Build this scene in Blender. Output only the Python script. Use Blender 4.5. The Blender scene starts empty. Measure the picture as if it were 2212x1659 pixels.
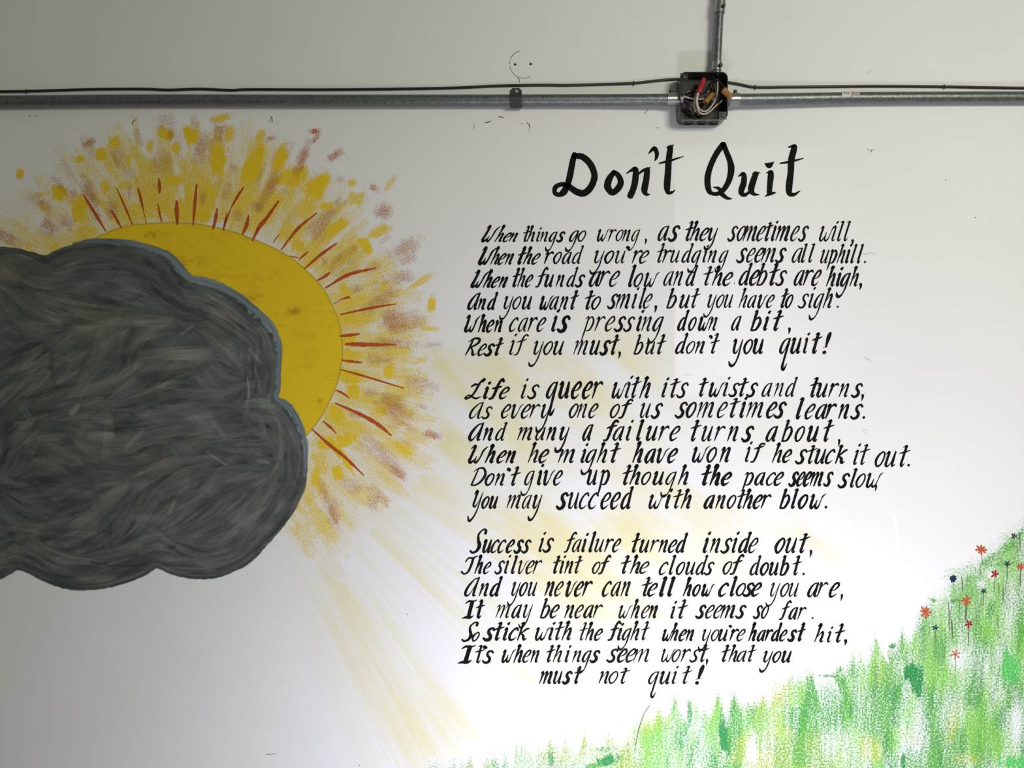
import bpy, bmesh, math, random
import numpy as np
from mathutils import Vector

# ------------------------------------------------------------------ camera, light, exposure
W, H = 2212.0, 1659.0
D = 1.67                      # camera to wall, metres
CZ = 1.55                     # camera height
scene = bpy.context.scene
cam_d = bpy.data.cameras.new('camera')
cam_d.sensor_fit = 'HORIZONTAL'
cam_d.sensor_width = 36.0
cam_d.lens = 36.0 * D / 2.212
cam_d.clip_start = 0.05
cam = bpy.data.objects.new('camera', cam_d)
cam.location = (0, -D, CZ)
cam.rotation_euler = (math.pi / 2, 0, 0)
scene.collection.objects.link(cam)
scene.camera = cam

world = bpy.data.worlds.new('world')
scene.world = world
world.use_nodes = True
world.node_tree.nodes['Background'].inputs[0].default_value = (1.0, 0.985, 0.85, 1)
world.node_tree.nodes['Background'].inputs[1].default_value = 0.152


def area(name, loc, aim, size, power, col, sy=None):
    l = bpy.data.lights.new(name, 'AREA')
    l.shape = 'RECTANGLE'
    l.size = size
    l.size_y = sy or size
    l.energy = power
    l.color = col
    o = bpy.data.objects.new(name, l)
    o.location = loc
    o.rotation_euler = (Vector(aim) - Vector(loc)).to_track_quat('-Z', 'Y').to_euler()
    scene.collection.objects.link(o)
    return o


# ceiling fixture to the upper right, and an unseen low fill added for the lower wall
area('ceiling_lamp', (1.435, -2.52, 2.45), (1.5, 0.0, 0.8), 0.95, 42.9, (1.0, 0.985, 0.84), 0.6)
area('low_fill_light', (0.242, -1.113, 0.689), (0.74, 0.0, 0.327), 0.3, 18.2, (0.95, 0.96, 1.2), 0.3)

scene.view_settings.view_transform = 'Standard'
scene.view_settings.look = 'None'
scene.view_settings.gamma = 1.0
scene.view_settings.use_curve_mapping = False
scene.view_settings.exposure = 0.0
scene.cycles.transparent_max_bounces = 24

# ------------------------------------------------------------------ helpers
rng = np.random.default_rng(11)
random.seed(5)
MM = 0.001


def P(x, y, d=0.0):
    """point of the place seen at photo pixel x, y and standing d metres off the wall"""
    k = (D - d) / D
    return ((x - W / 2) * MM * k, -d, CZ + (H / 2 - y) * MM * k)


def lin(c):
    c = np.asarray(c, float) / 255.0
    return np.where(c <= 0.04045, c / 12.92, ((c + 0.055) / 1.055) ** 2.4)


def new_mat(name, col=(0.5, 0.5, 0.5), rough=0.5, metal=0.0, spec=0.5, var=0.0, scale=60.0, bump=0.0, bscale=300.0):
    m = bpy.data.materials.new(name)
    m.use_nodes = True
    nt = m.node_tree
    b = nt.nodes['Principled BSDF']
    b.inputs['Roughness'].default_value = rough
    b.inputs['Metallic'].default_value = metal
    b.inputs['Specular IOR Level'].default_value = spec
    tc = nt.nodes.new('ShaderNodeTexCoord')
    n = nt.nodes.new('ShaderNodeTexNoise')
    n.inputs['Scale'].default_value = scale
    n.inputs['Detail'].default_value = 4
    nt.links.new(tc.outputs['Object'], n.inputs['Vector'])
    r = nt.nodes.new('ShaderNodeValToRGB')
    c = np.array(col)
    lo, hi = c * (1 - var), np.minimum(c * (1 + var), 1)
    r.color_ramp.elements[0].position = 0.3
    r.color_ramp.elements[1].position = 0.7
    r.color_ramp.elements[0].color = (*lo, 1)
    r.color_ramp.elements[1].color = (*hi, 1)
    nt.links.new(n.outputs['Fac'], r.inputs['Fac'])
    nt.links.new(r.outputs['Color'], b.inputs['Base Color'])
    if bump:
        n2 = nt.nodes.new('ShaderNodeTexNoise')
        n2.inputs['Scale'].default_value = bscale
        n2.inputs['Detail'].default_value = 3
        nt.links.new(tc.outputs['Object'], n2.inputs['Vector'])
        bp = nt.nodes.new('ShaderNodeBump')
        bp.inputs['Strength'].default_value = bump
        bp.inputs['Distance'].default_value = 0.002
        nt.links.new(n2.outputs['Fac'], bp.inputs['Height'])
        nt.links.new(bp.outputs['Normal'], b.inputs['Normal'])
    return m


WALL = (0.80, 0.80, 0.79)


def paint_mat(name, stipple, fine=330.0, soft=0.10, rough=0.55, bump=0.22, bscale=330.0, var=0.10, ground=True):
    """pigment from the brushed coverage of the mesh, broken up by the tooth of the wall"""
    m = bpy.data.materials.new(name)
    m.use_nodes = True
    nt = m.node_tree
    L = nt.links.new
    b = nt.nodes['Principled BSDF']
    b.inputs['Roughness'].default_value = rough
    b.inputs['Specular IOR Level'].default_value = 0.25
    at = nt.nodes.new('ShaderNodeAttribute')
    at.attribute_name = 'pigment'
    geo = nt.nodes.new('ShaderNodeNewGeometry')
    n = nt.nodes.new('ShaderNodeTexNoise')
    n.inputs['Scale'].default_value = fine
    n.inputs['Detail'].default_value = 2.5
    L(geo.outputs['Position'], n.inputs['Vector'])
    hsv = nt.nodes.new('ShaderNodeHueSaturation')
    mr = nt.nodes.new('ShaderNodeMapRange')
    mr.inputs[1].default_value = 0.3
    mr.inputs[2].default_value = 0.7
    mr.inputs[3].default_value = 1 - var
    mr.inputs[4].default_value = 1 + var
    L(n.outputs['Fac'], mr.inputs[0])
    L(mr.outputs[0], hsv.inputs['Value'])
    L(at.outputs['Color'], hsv.inputs['Color'])
    mix = nt.nodes.new('ShaderNodeMix')          # bare wall paint shows where the brush skipped
    mix.data_type = 'RGBA'
    mix.inputs['A'].default_value = (*WALL, 1)
    if ground:
        L(hsv.outputs['Color'], mix.inputs['B'])
        L(mix.outputs['Result'], b.inputs['Base Color'])
    else:
        L(hsv.outputs['Color'], b.inputs['Base Color'])
    dest = mix.inputs['Factor'] if ground else b.inputs['Alpha']
    if stipple:
        st = nt.nodes.new('ShaderNodeMapRange')      # spread the noise to 0..1
        st.inputs[1].default_value = 0.29
        st.inputs[2].default_value = 0.71
        st.clamp = True
        L(n.outputs['Fac'], st.inputs[0])
        sub = nt.nodes.new('ShaderNodeMath')
        sub.operation = 'SUBTRACT'
        L(at.outputs['Alpha'], sub.inputs[0])
        L(st.outputs[0], sub.inputs[1])
        al = nt.nodes.new('ShaderNodeMapRange')
        al.inputs[1].default_value = -soft
        al.inputs[2].default_value = soft
        al.clamp = True
        L(sub.outputs[0], al.inputs[0])
        L(al.outputs[0], dest)
    else:
        L(at.outputs['Alpha'], dest)
    if bump:
        n2 = nt.nodes.new('ShaderNodeTexNoise')
        n2.inputs['Scale'].default_value = bscale
        n2.inputs['Detail'].default_value = 3
        L(geo.outputs['Position'], n2.inputs['Vector'])
        bp = nt.nodes.new('ShaderNodeBump')
        bp.inputs['Strength'].default_value = bump
        bp.inputs['Distance'].default_value = 0.002
        L(n2.outputs['Fac'], bp.inputs['Height'])
        L(bp.outputs['Normal'], b.inputs['Normal'])
    return m


def tag(o, label=None, cat=None, group=None, kind=None):
    if label:
        o['label'] = label
    if cat:
        o['category'] = cat
    if group:
        o['group'] = group
    if kind:
        o['kind'] = kind
    return o


def thing(name, loc, label, cat, group=None):
    o = bpy.data.objects.new(name, None)
    o.empty_display_size = 0.03
    o.location = loc
    scene.collection.objects.link(o)
    return tag(o, label, cat, group)


def world_of(o):
    v = Vector((0, 0, 0))
    while o is not None:
        v += o.location
        o = o.parent
    return v


def mesh_obj(name, verts, faces, mat, parent=None, smooth=False):
    """one mesh object; verts are given in place (world)"""
    v = np.asarray(verts, float)
    c = np.array(world_of(parent)) if parent is not None else None
    org = (v.min(0) + v.max(0)) / 2
    me = bpy.data.meshes.new(name)
    me.from_pydata((v - org).tolist(), [], faces)
    me.validate()
    me.materials.append(mat)
    if smooth:
        me.polygons.foreach_set('use_smooth', [True] * len(me.polygons))
    o = bpy.data.objects.new(name, me)
    if parent is not None:
        o.parent = parent
        o.location = org - c
    else:
        o.location = org
    scene.collection.objects.link(o)
    return o


def bm_obj(name, bm, mat, parent=None, smooth=True):
    bmesh.ops.recalc_face_normals(bm, faces=bm.faces[:])
    vs = [tuple(v.co) for v in bm.verts]
    bm.verts.index_update()
    fs = [[v.index for v in f.verts] for f in bm.faces]
    o = mesh_obj(name, vs, fs, mat, parent, smooth)
    bm.free()
    if smooth:
        o.data.set_sharp_from_angle(angle=math.radians(40))
    return o


def catmull(pts, n=8):
    p = np.asarray(pts, float)
    if len(p) < 3:
        t = np.linspace(0, 1, n + 1)[:, None]
        return p[0] * (1 - t) + p[-1] * t
    q = np.vstack([2 * p[0] - p[1], p, 2 * p[-1] - p[-2]])
    out = []
    for i in range(1, len(q) - 2):
        p0, p1, p2, p3 = q[i - 1:i + 3]
        for t in np.linspace(0, 1, n, endpoint=False):
            out.append(0.5 * (2 * p1 + (p2 - p0) * t + (2 * p0 - 5 * p1 + 4 * p2 - p3) * t * t + (3 * p1 - p0 - 3 * p2 + p3) * t ** 3))
    out.append(p[-1])
    return np.array(out)


class Ink:
    """brush strokes on the wall (pixel space), one mesh"""
    def __init__(s, d):
        s.v, s.f, s.d = [], [], d

    def stroke(s, pts, n=7, cap=True, jitter=0.0):
        s.d += 1.2e-5                   # a later stroke lies over an earlier one
        q = catmull(pts, n)
        xy = q[:, :2]
        w = np.maximum(q[:, 2], 0.3) / 2
        if jitter:
            w = w * (1 + jitter * (rng.random(len(w)) - .5))
        t = np.gradient(xy, axis=0)
        ln = np.hypot(t[:, 0], t[:, 1])
        ln[ln == 0] = 1
        t = t / ln[:, None]
        nn = np.stack([-t[:, 1], t[:, 0]], 1)
        L, R = xy + nn * w[:, None], xy - nn * w[:, None]
        b = len(s.v)
        for i in range(len(xy)):
            s.v.append(P(*L[i], s.d))
            s.v.append(P(*R[i], s.d))
        for i in range(len(xy) - 1):
            a = b + 2 * i
            s.f.append((a, a + 1, a + 3, a + 2))
        if cap:
            for e, sg in ((0, -1), (len(xy) - 1, 1)):
                if w[e] < 0.6:
                    continue
                ring = []
                k0 = len(s.v)
                for a in np.linspace(-math.pi / 2, math.pi / 2, 7):
                    pt = xy[e] + sg * t[e] * math.cos(a) * w[e] * 0.8 + nn[e] * math.sin(a) * w[e]
                    s.v.append(P(*pt, s.d))
                    ring.append(k0 + len(ring))
                s.f.append(ring)

    def poly(s, pts):
        s.d += 1.2e-5
        b = len(s.v)
        s.v += [P(x, y, s.d) for x, y in pts]
        s.f.append(list(range(b, b + len(pts))))

    def build(s, name, mat, parent=None):
        return mesh_obj(name, s.v, s.f, mat, parent)


# ---- noise on rasters
def vnoise(h, w, cell_y, cell_x, seed=None):
    r = rng if seed is None else np.random.default_rng(seed)
    gy, gx = int(h / cell_y) + 3, int(w / cell_x) + 3
    g = r.random((gy, gx))
    y, x = np.arange(h) / cell_y, np.arange(w) / cell_x
    iy, ix = y.astype(int), x.astype(int)
    fy, fx = y - iy, x - ix
    fy, fx = fy * fy * (3 - 2 * fy), fx * fx * (3 - 2 * fx)
    a = g[iy][:, ix]; b = g[iy][:, ix + 1]; c = g[iy + 1][:, ix]; d = g[iy + 1][:, ix + 1]
    fx = fx[None, :]; fy = fy[:, None]
    return (a * (1 - fx) + b * fx) * (1 - fy) + (c * (1 - fx) + d * fx) * fy


def sample_noise(u, v, seed):
    """value noise at arbitrary coordinates"""
    r = np.random.default_rng(seed)
    g = r.random((256, 256))
    iu, iv = np.floor(u).astype(int), np.floor(v).astype(int)
    fu, fv = u - iu, v - iv
    fu, fv = fu * fu * (3 - 2 * fu), fv * fv * (3 - 2 * fv)
    i0, i1, j0, j1 = iu % 256, (iu + 1) % 256, iv % 256, (iv + 1) % 256
    return (g[i0, j0] * (1 - fu) + g[i1, j0] * fu) * (1 - fv) + (g[i0, j1] * (1 - fu) + g[i1, j1] * fu) * fv


def sstep(a, b, x):
    t = np.clip((x - a) / (b - a), 0, 1)
    return t * t * (3 - 2 * t)


class Canvas:
    """a patch of paint: pigment colour and coverage at every point of a fine mesh on the wall"""
    def __init__(s, x0, y0, x1, y1, step):
        s.x0, s.y0, s.step = x0, y0, step
        s.w, s.h = int((x1 - x0) / step) + 1, int((y1 - y0) / step) + 1
        s.X, s.Y = np.meshgrid(x0 + np.arange(s.w) * step, y0 + np.arange(s.h) * step)
        s.col = np.zeros((s.h, s.w, 3))
        s.cov = np.zeros((s.h, s.w))

    def win(s, cx, cy, r):
        i0 = max(int((cx - r - s.x0) / s.step), 0); i1 = min(int((cx + r - s.x0) / s.step) + 2, s.w)
        j0 = max(int((cy - r - s.y0) / s.step), 0); j1 = min(int((cy + r - s.y0) / s.step) + 2, s.h)
        return slice(j0, max(j1, j0)), slice(i0, max(i1, i0))

    def blend(s, sl, a, col):
        a3 = a[..., None]
        s.col[sl] = s.col[sl] * (1 - a3) + np.asarray(col) * a3

    def mesh(s, name, mat, d, parent=None, eps=0.015):
        m = s.cov > eps
        cell = m[:-1, :-1] | m[1:, :-1] | m[:-1, 1:] | m[1:, 1:]
        jj, ii = np.nonzero(cell)
        a = jj * s.w + ii
        quads = np.stack([a, a + s.w, a + s.w + 1, a + 1], 1)
        used = np.unique(quads)
        remap = np.full(s.w * s.h, -1)
        remap[used] = np.arange(len(used))
        q = remap[quads]
        k = (D - d) / D
        X = (s.X.ravel()[used] - W / 2) * MM * k
        Z = CZ + (H / 2 - s.Y.ravel()[used]) * MM * k
        V = np.stack([X, np.full(len(X), -d), Z], 1)
        org = (V.min(0) + V.max(0)) / 2
        me = bpy.data.meshes.new(name)
        me.vertices.add(len(V))
        me.vertices.foreach_set('co', (V - org).astype(np.float32).ravel())
        me.loops.add(len(q) * 4)
        me.loops.foreach_set('vertex_index', q.astype(np.int32).ravel())
        me.polygons.add(len(q))
        me.polygons.foreach_set('loop_start', (np.arange(len(q)) * 4).astype(np.int32))
        me.update(calc_edges=True)
        me.validate()
        ca = me.color_attributes.new('pigment', 'FLOAT_COLOR', 'POINT')
        rgba = np.concatenate([s.col.reshape(-1, 3)[used], s.cov.ravel()[used][:, None]], 1).astype(np.float32)
        ca.data.foreach_set('color', rgba.ravel())
        me.materials.append(mat)
        o = bpy.data.objects.new(name, me)
        if parent is not None:
            o.parent = parent
            o.location = org - np.array(world_of(parent))
        else:
            o.location = org
        scene.collection.objects.link(o)
        return o


def sdf_poly(X, Y, pts):
    """signed distance, positive inside"""
    p = np.asarray(pts, float)
    d2 = np.full(X.shape, 1e18)
    ins = np.zeros(X.shape, bool)
    n = len(p)
    for i in range(n):
        a, b = p[i], p[(i + 1) % n]
        e = b - a
        L = max(e @ e, 1e-9)
        t = np.clip(((X - a[0]) * e[0] + (Y - a[1]) * e[1]) / L, 0, 1)
        dx, dy = X - a[0] - t * e[0], Y - a[1] - t * e[1]
        d2 = np.minimum(d2, dx * dx + dy * dy)
        c = ((a[1] > Y) != (b[1] > Y))
        if e[1] != 0:
            ins ^= c & (X < e[0] * (Y - a[1]) / e[1] + a[0])
    d = np.sqrt(d2)
    return np.where(ins, d, -d)


def tube(path, r, seg=12, bm=None, caps=True, rs=None):
    """round tube along world points"""
    bm = bm or bmesh.new()
    p = [Vector(q) for q in path]
    rings = []
    up = Vector((0.13, 0.31, 0.94)).normalized()
    for i, c in enumerate(p):
        t = (p[min(i + 1, len(p) - 1)] - p[max(i - 1, 0)]).normalized()
        a = t.cross(up)
        if a.length < 0.05:
            a = t.cross(Vector((1, 0, 0)))
        a.normalize()
        b = t.cross(a)
        rr = rs[i] if rs else r
        rings.append([bm.verts.new(c + (a * math.cos(k * 2 * math.pi / seg) + b * math.sin(k * 2 * math.pi / seg)) * rr) for k in range(seg)])
    for A, B in zip(rings, rings[1:]):
        for k in range(seg):
            bm.faces.new((A[k], A[(k + 1) % seg], B[(k + 1) % seg], B[k]))
    if caps:
        bm.faces.new(rings[0][::-1])
        bm.faces.new(rings[-1])
    return bm


def hollow(p0, p1, ro, ri, seg=28):
    """a sleeve with open ends"""
    bm = bmesh.new()
    a, b = Vector(p0), Vector(p1)
    t = (b - a).normalized()
    u = t.cross(Vector((0, 1, 0))).normalized()
    v = t.cross(u)
    R = []
    for c, r in ((a, ri), (a, ro), (b, ro), (b, ri)):
        R.append([bm.verts.new(c + (u * math.cos(k * 2 * math.pi / seg) + v * math.sin(k * 2 * math.pi / seg)) * r) for k in range(seg)])
    for i in range(4):
        A, B = R[i], R[(i + 1) % 4]
        for k in range(seg):
            bm.faces.new((A[k], A[(k + 1) % seg], B[(k + 1) % seg], B[k]))
    return bm


def screw(center, axis, r, h, slot=True, seg=16):
    """slotted screw head standing on center along axis"""
    bm = bmesh.new()
    c, t = Vector(center), Vector(axis).normalized()
    u = t.cross(Vector((0.3, 0.5, 0.81))).normalized()
    v = t.cross(u)
    prof = [(r, 0), (r, h * .55), (r * .85, h * .9), (r * .55, h)]
    R = [[bm.verts.new(c + t * z + (u * math.cos(k * 2 * math.pi / seg) + v * math.sin(k * 2 * math.pi / seg)) * q) for k in range(seg)] for q, z in prof]
    for A, B in zip(R, R[1:]):
        for k in range(seg):
            bm.faces.new((A[k], A[(k + 1) % seg], B[(k + 1) % seg], B[k]))
    bm.faces.new(R[0][::-1])
    # the slot: the top disc split in two halves with a sunk channel between
    g = r * 0.14
    top = c + t * h
    ring = R[-1]
    cen = bm.verts.new(top - t * h * 0.35)
    for k in range(seg):
        bm.faces.new((ring[k], ring[(k + 1) % seg], cen))
    return bm


# ------------------------------------------------------------------ materials
wall_mat = new_mat('wall_paint', WALL, rough=0.55, spec=0.25, var=0.012, scale=6.0, bump=0.22, bscale=330.0)
ink_mat = new_mat('black_brush_paint', (0.0035, 0.0036, 0.004), rough=0.7, spec=0.12, var=0.35, scale=90.0)
red_paint = new_mat('burnt_orange_paint', (0.47, 0.085, 0.012), rough=0.5, spec=0.25, var=0.22, scale=160.0)
stipple_mat = paint_mat('dry_brushed_paint', True, soft=0.45, fine=400.0)
hill_mat = paint_mat('dry_brushed_green_paint', True, var=0.22, fine=270.0, soft=0.40)
wash_mat = paint_mat('thin_wash_paint', False, var=0.03)
cloud_mat = paint_mat('thick_grey_paint', False, ground=False, var=0.07, bump=0.3, rough=0.5)
disc_mat = paint_mat('solid_yellow_paint', False, ground=False, var=0.02)
steel = new_mat('galvanized_steel', (0.185, 0.20, 0.205), rough=0.40, metal=0.85, var=0.22, scale=120.0, bump=0.28, bscale=420.0)
zinc = new_mat('zinc_fitting', (0.36, 0.37, 0.36), rough=0.33, metal=0.9, var=0.12, scale=140.0, bump=0.08)
darksteel = new_mat('dull_strap_steel', (0.055, 0.062, 0.066), rough=0.5, metal=0.6, var=0.2, scale=150.0)
enamel = new_mat('black_enamel', (0.012, 0.011, 0.010), rough=0.18, spec=0.6, var=0.2, scale=100.0)
enamel_back = new_mat('reflection_toned_enamel', (0.027, 0.022, 0.017), rough=0.5, spec=0.3, var=0.3, scale=60.0)  # black enamel, its greyish brown reflection put into the base colour
rubber = new_mat('black_cable_sheath', (0.018, 0.016, 0.014), rough=0.42, var=0.25, scale=80.0)
wire_white = new_mat('off_white_insulation', (0.58, 0.50, 0.44), rough=0.4, var=0.1, scale=200.0)
wire_black = new_mat('black_insulation', (0.010, 0.010, 0.010), rough=0.3, var=0.2, scale=200.0)
nut_red = new_mat('red_plastic', (0.42, 0.022, 0.035), rough=0.4, var=0.12, scale=150.0)
nut_tan = new_mat('tan_plastic', (0.36, 0.18, 0.040), rough=0.45, var=0.15, scale=150.0)
pencil = new_mat('pencil_graphite', (0.16, 0.16, 0.155), rough=0.6, var=0.3, scale=300.0)
faint = new_mat('faint_scuff', (0.52, 0.52, 0.52), rough=0.6, var=0.1, scale=300.0)
hole_mat = new_mat('dark_anchor_hole', (0.02, 0.02, 0.018), rough=0.8, var=0.3, scale=300.0)
paper_mat = new_mat('old_paper', (0.66, 0.62, 0.60), rough=0.6, var=0.15, scale=200.0)
paper_tail = new_mat('pinkish_tape', (0.40, 0.34, 0.33), rough=0.5, var=0.15, scale=200.0)
white_paint = new_mat('fresh_white_paint', (0.86, 0.86, 0.86), rough=0.45, var=0.01, scale=50.0)
orange_fl = new_mat('coral_orange_paint', (0.46, 0.095, 0.032), rough=0.5, var=0.3, scale=220.0)
red_fl = new_mat('crimson_paint', (0.33, 0.010, 0.016), rough=0.5, var=0.25, scale=220.0)
blue_fl = new_mat('navy_blue_paint', (0.008, 0.018, 0.075), rough=0.5, var=0.4, scale=220.0)
stem_mat = new_mat('grey_green_paint', (0.115, 0.165, 0.075), rough=0.6, var=0.25, scale=220.0)
floor_mat = new_mat('grey_concrete', (0.33, 0.32, 0.30), rough=0.7, var=0.15, scale=5.0, bump=0.2)

# ------------------------------------------------------------------ the setting
def slab(name, lo, hi, mat):
    bm = bmesh.new()
    x0, y0, z0 = lo
    x1, y1, z1 = hi
    v = [bm.verts.new((x, y, z)) for x in (x0, x1) for y in (y0, y1) for z in (z0, z1)]
    for f in ((0, 1, 3, 2), (4, 6, 7, 5), (0, 4, 5, 1), (2, 3, 7, 6), (0, 2, 6, 4), (1, 5, 7, 3)):
        bm.faces.new([v[i] for i in f])
    return tag(bm_obj(name, bm, mat, None, False), kind='structure')


wall = slab('wall_back', (-3.2, 0.0, 0.0), (3.2, 0.12, 2.9), wall_mat)
floor = slab('floor', (-3.2, -4.0, -0.1), (3.2, 0.12, 0.0), floor_mat)


def wall_mark(name, strokes, mat, d=0.0002):
    k = Ink(d)
    for s in strokes:
        k.stroke(s, 6)
    return k.build(name, mat, wall)


def arc(cx, cy, rx, ry, a0, a1, w, n=14):
    return [(cx + rx * math.cos(math.radians(a)), cy + ry * math.sin(math.radians(a)), w) for a in np.linspace(a0, a1, n)]


wall_mark('pencil_ring', [arc(1130, 139, 29.5, 30, 255, 205, 1.5), arc(1130, 139, 29.5, 30, 200, 178, 1.1),
                          arc(1131, 139, 29.5, 30, 172, 60, 1.2), [(1117, 168, 1.2), (1122, 172, 1.6), (1122, 178, 1)]], pencil)
for hx, hy in ((1112.5, 139), (1146.5, 138)):
    k = Ink(0.0002)
    k.poly([(hx + 3.0 * math.cos(a) * random.uniform(.8, 1.1), hy + 2.9 * math.sin(a) * random.uniform(.8, 1.1)) for a in np.linspace(0, 2 * math.pi, 15)[:-1]])
    k.build('anchor_hole', hole_mat, wall)
for s in ([(1047, 265, 1.4), (1054, 264, 1.6), (1061, 261, 1.4)], [(1077, 252, 1.6), (1083, 253, 1.5), (1090.5, 255, 1)],
          [(1139, 265, 1.6), (1144, 272, 1.8), (1143.5, 279, 1)], [(1391, 246, 1), (1397, 240, 1.2), (1400, 235, 1)],
          [(285, 270, 1), (287, 263, 1.5), (294, 258, 1.2)], [(582, 264, 1), (587, 252, 1.2), (588, 264, 1.5)],
          [(1022, 279, .8), (1025, 268, .8)], [(575, 1630, 1), (595, 1628, 1)]):
    wall_mark('pencil_scratch', [s], hole_mat)
for x, y in ((64, 250.5), (76, 250.5), (1141, 283), (1127, 267), (2043, 389), (1420, 276), (776, 1653), (880, 1327), (1015, 955), (2107, 470)):
    k = Ink(0.0002)
    k.poly([(x + 1.3 * math.cos(a), y + 1.1 * math.sin(a)) for a in np.linspace(0, 2 * math.pi, 9)[:-1]])
    k.build('dark_speck', hole_mat, wall)
for s in ([(1860, 546, 1.5), (1870, 549, 2), (1880, 546, 1.5), (1892, 548, 1)], [(1868, 770, 1.5), (1873, 776, 2), (1882, 778, 1)],
          [(1872, 320, 2), (1880, 326, 2.5), (1889, 322, 1.5)], [(1880, 330, 1.5), (1884, 322, 2)], arc(1869, 932, 4, 4, 0, 350, 1.2),
          [(1873, 160, 1.2), (1884, 152, 1.0)], [(1478, 808, 1), (1492, 812, 1)]):
    wall_mark('faint_scuff', [s], faint)

# ------------------------------------------------------------------ painted sunbeams (thin yellow wash)
SX, SY = 430.0, 775.0


def polar(c):
    return np.hypot(c.X - SX, c.Y - SY), np.degrees(np.arctan2(c.Y - SY, c.X - SX))


c = Canvas(600, 641, 2000, 1675, 3.0)
R, A = polar(c)
fan = sstep(-13, 3, A) * (1 - sstep(62, 72, A)) * sstep(645, 725, c.Y) * (1 - sstep(850, 1100, R) * (1 - sstep(2, 14, A)))
st = (0.34 * sample_noise(A / 2.2, R / 420, 3) + 0.24 * sample_noise(A / 0.75, R / 240, 4) + 0.22 * sample_noise(A / 0.26, R / 160, 6) + 0.2 * sample_noise(A / 6.0, R / 240, 5))
lowf = sample_noise(c.X / 150, c.Y / 130, 8)
rx_, ry_ = c.X * .77 + c.Y * .64, -c.X * .64 + c.Y * .77          # broad slanting sweeps behind the words
blotch = .6 * sample_noise(rx_ / 150, ry_ / 55, 9) + .25 * sample_noise(rx_ / 70, ry_ / 22, 10) + .15 * sample_noise(rx_ / 40, ry_ / 6, 12)
up = (1 - sstep(22, 46, A)) * .75
st = st * (1 - up) + (blotch * 1.05 - .02) * up
rad = sstep(410, 540, R) * (1 - 0.35 * sstep(900, 1500, R)) * (1 - sstep(1350, 1560, R))
right = 1 - sstep(1820, 1960, c.X + (c.Y - 1200) * 0.12)
grass = 1 - sstep(1500, 1640, c.Y + (c.X - 1200) * 0.28)
c.cov = np.clip(fan * rad * right * (0.35 + 0.65 * grass) * np.clip((st - 0.33) * 2.6, 0, 1) * (0.45 + 0.8 * lowf), 0, 1) * (0.85 + 0.2 * (1 - sstep(20, 45, A)))
c.col[:] = (0.755, 0.705, 0.42)
beam = c
# where the wall was painted over with newer white, right of a seam
pc = Canvas(1440, 299, 1962, 920, 3.0)
edge_x = 1457.5 + 1.5 * (sample_noise(pc.Y / 40, pc.X * 0, 91) - .5)
m = sstep(-1.2, 1.2, pc.X - edge_x) * (1 - sstep(1560, 1900, pc.X)) * sstep(305, 330, pc.Y) * (1 - sstep(790, 890, pc.Y + 60 * (sample_noise(pc.X / 60, pc.Y / 60, 92) - .5)))
pc.cov = m * (0.40 + 0.5 * sstep(420, 720, pc.Y))
pc.col[:] = (0.93, 0.92, 0.925)
di, dj = int((1440 - 600) / 3.0), int((641 - 299) / 3.0)
n0, n1 = min(pc.h - dj, c.h), min(pc.w, c.w - di)
b_ = c.cov[:n0, di:di + n1] * (1 - .95 * m[dj:dj + n0, :n1])
p_ = pc.cov[dj:dj + n0, :n1] * (1 - b_)
tot = b_ + p_
c.col[:n0, di:di + n1] = np.where(tot[..., None] > 1e-4, (b_[..., None] * c.col[:n0, di:di + n1] + p_[..., None] * pc.col[dj:dj + n0, :n1]) / np.maximum(tot, 1e-4)[..., None], c.col[:n0, di:di + n1])
c.cov[:n0, di:di + n1] = tot
pc.cov[dj + 3:] = 0
wash = c.mesh('painted_sunbeam', wash_mat, 0.00008, eps=0.02)
tag(wash, 'pale yellow painted sunbeams fanning down right from the sun behind the poem', 'painting')

patch = pc.mesh('repainted_patch', wash_mat, 0.00004, wall, eps=0.02)

k = Ink(0.0002)
k.stroke([(1926, 1105, 3), (1936, 1140, 9), (1938, 1190, 9), (1930, 1240, 9), (1908, 1290, 8), (1895, 1335, 8), (1896, 1370, 8), (1906, 1400, 8), (1918, 1428, 5)], 8)
tag(k.build('painted_smoke_line', white_paint), 'thin white curving painted line above the left slope of the green hill', 'painting')

# ------------------------------------------------------------------ painted sun
sun = thing('painted_sun', P(SX, SY, 0), 'yellow painted sun with orange rays rising behind the dark cloud', 'painting')
YEL = np.array((0.78, 0.55, 0.013))
ORG = np.array((0.44, 0.125, 0.012))
c = Canvas(-120, 236, 1010, 1260, 2.0)
R, A = polar(c)
cov = np.zeros_like(R)
edge = 515 + 28 * np.sin(np.radians(A * 2 - 20)) + 60 * (sample_noise(A / 7 + 40, R * 0, 21) - .5) + 30 * sstep(0, 40, A)
ring = (1 - sstep(edge - 110, edge + 14, R)) * sstep(285, 300, R)
arcm = sstep(-192, -172, np.where(A > 90, A - 360, A)) * (1 - sstep(48, 74, np.where(A > 90, A - 360, A) + 8 * (sample_noise(R / 30, A * 0, 20) - .5)))
rs = 0.5 * sample_noise(A / 1.6 + 50, R / 75, 22) + 0.3 * sample_noise(A / 0.8 + 90, R / 130, 23) + 0.35 * sample_noise(c.X / 42, c.Y / 42, 24)
left = sstep(-30, 330, c.X) * 0.35 + 0.65
near = 1 - sstep(330, 440, R)
cov = ring * arcm * left * np.clip(0.24 + 1.35 * (rs - 0.38) + 0.22 * near, 0, 1)
cov = np.maximum(cov, ring * arcm * 0.26 * left)
col = np.zeros_like(c.col)
col[:] = YEL * .45 + np.array((.72, .60, .16)) * .55


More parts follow.
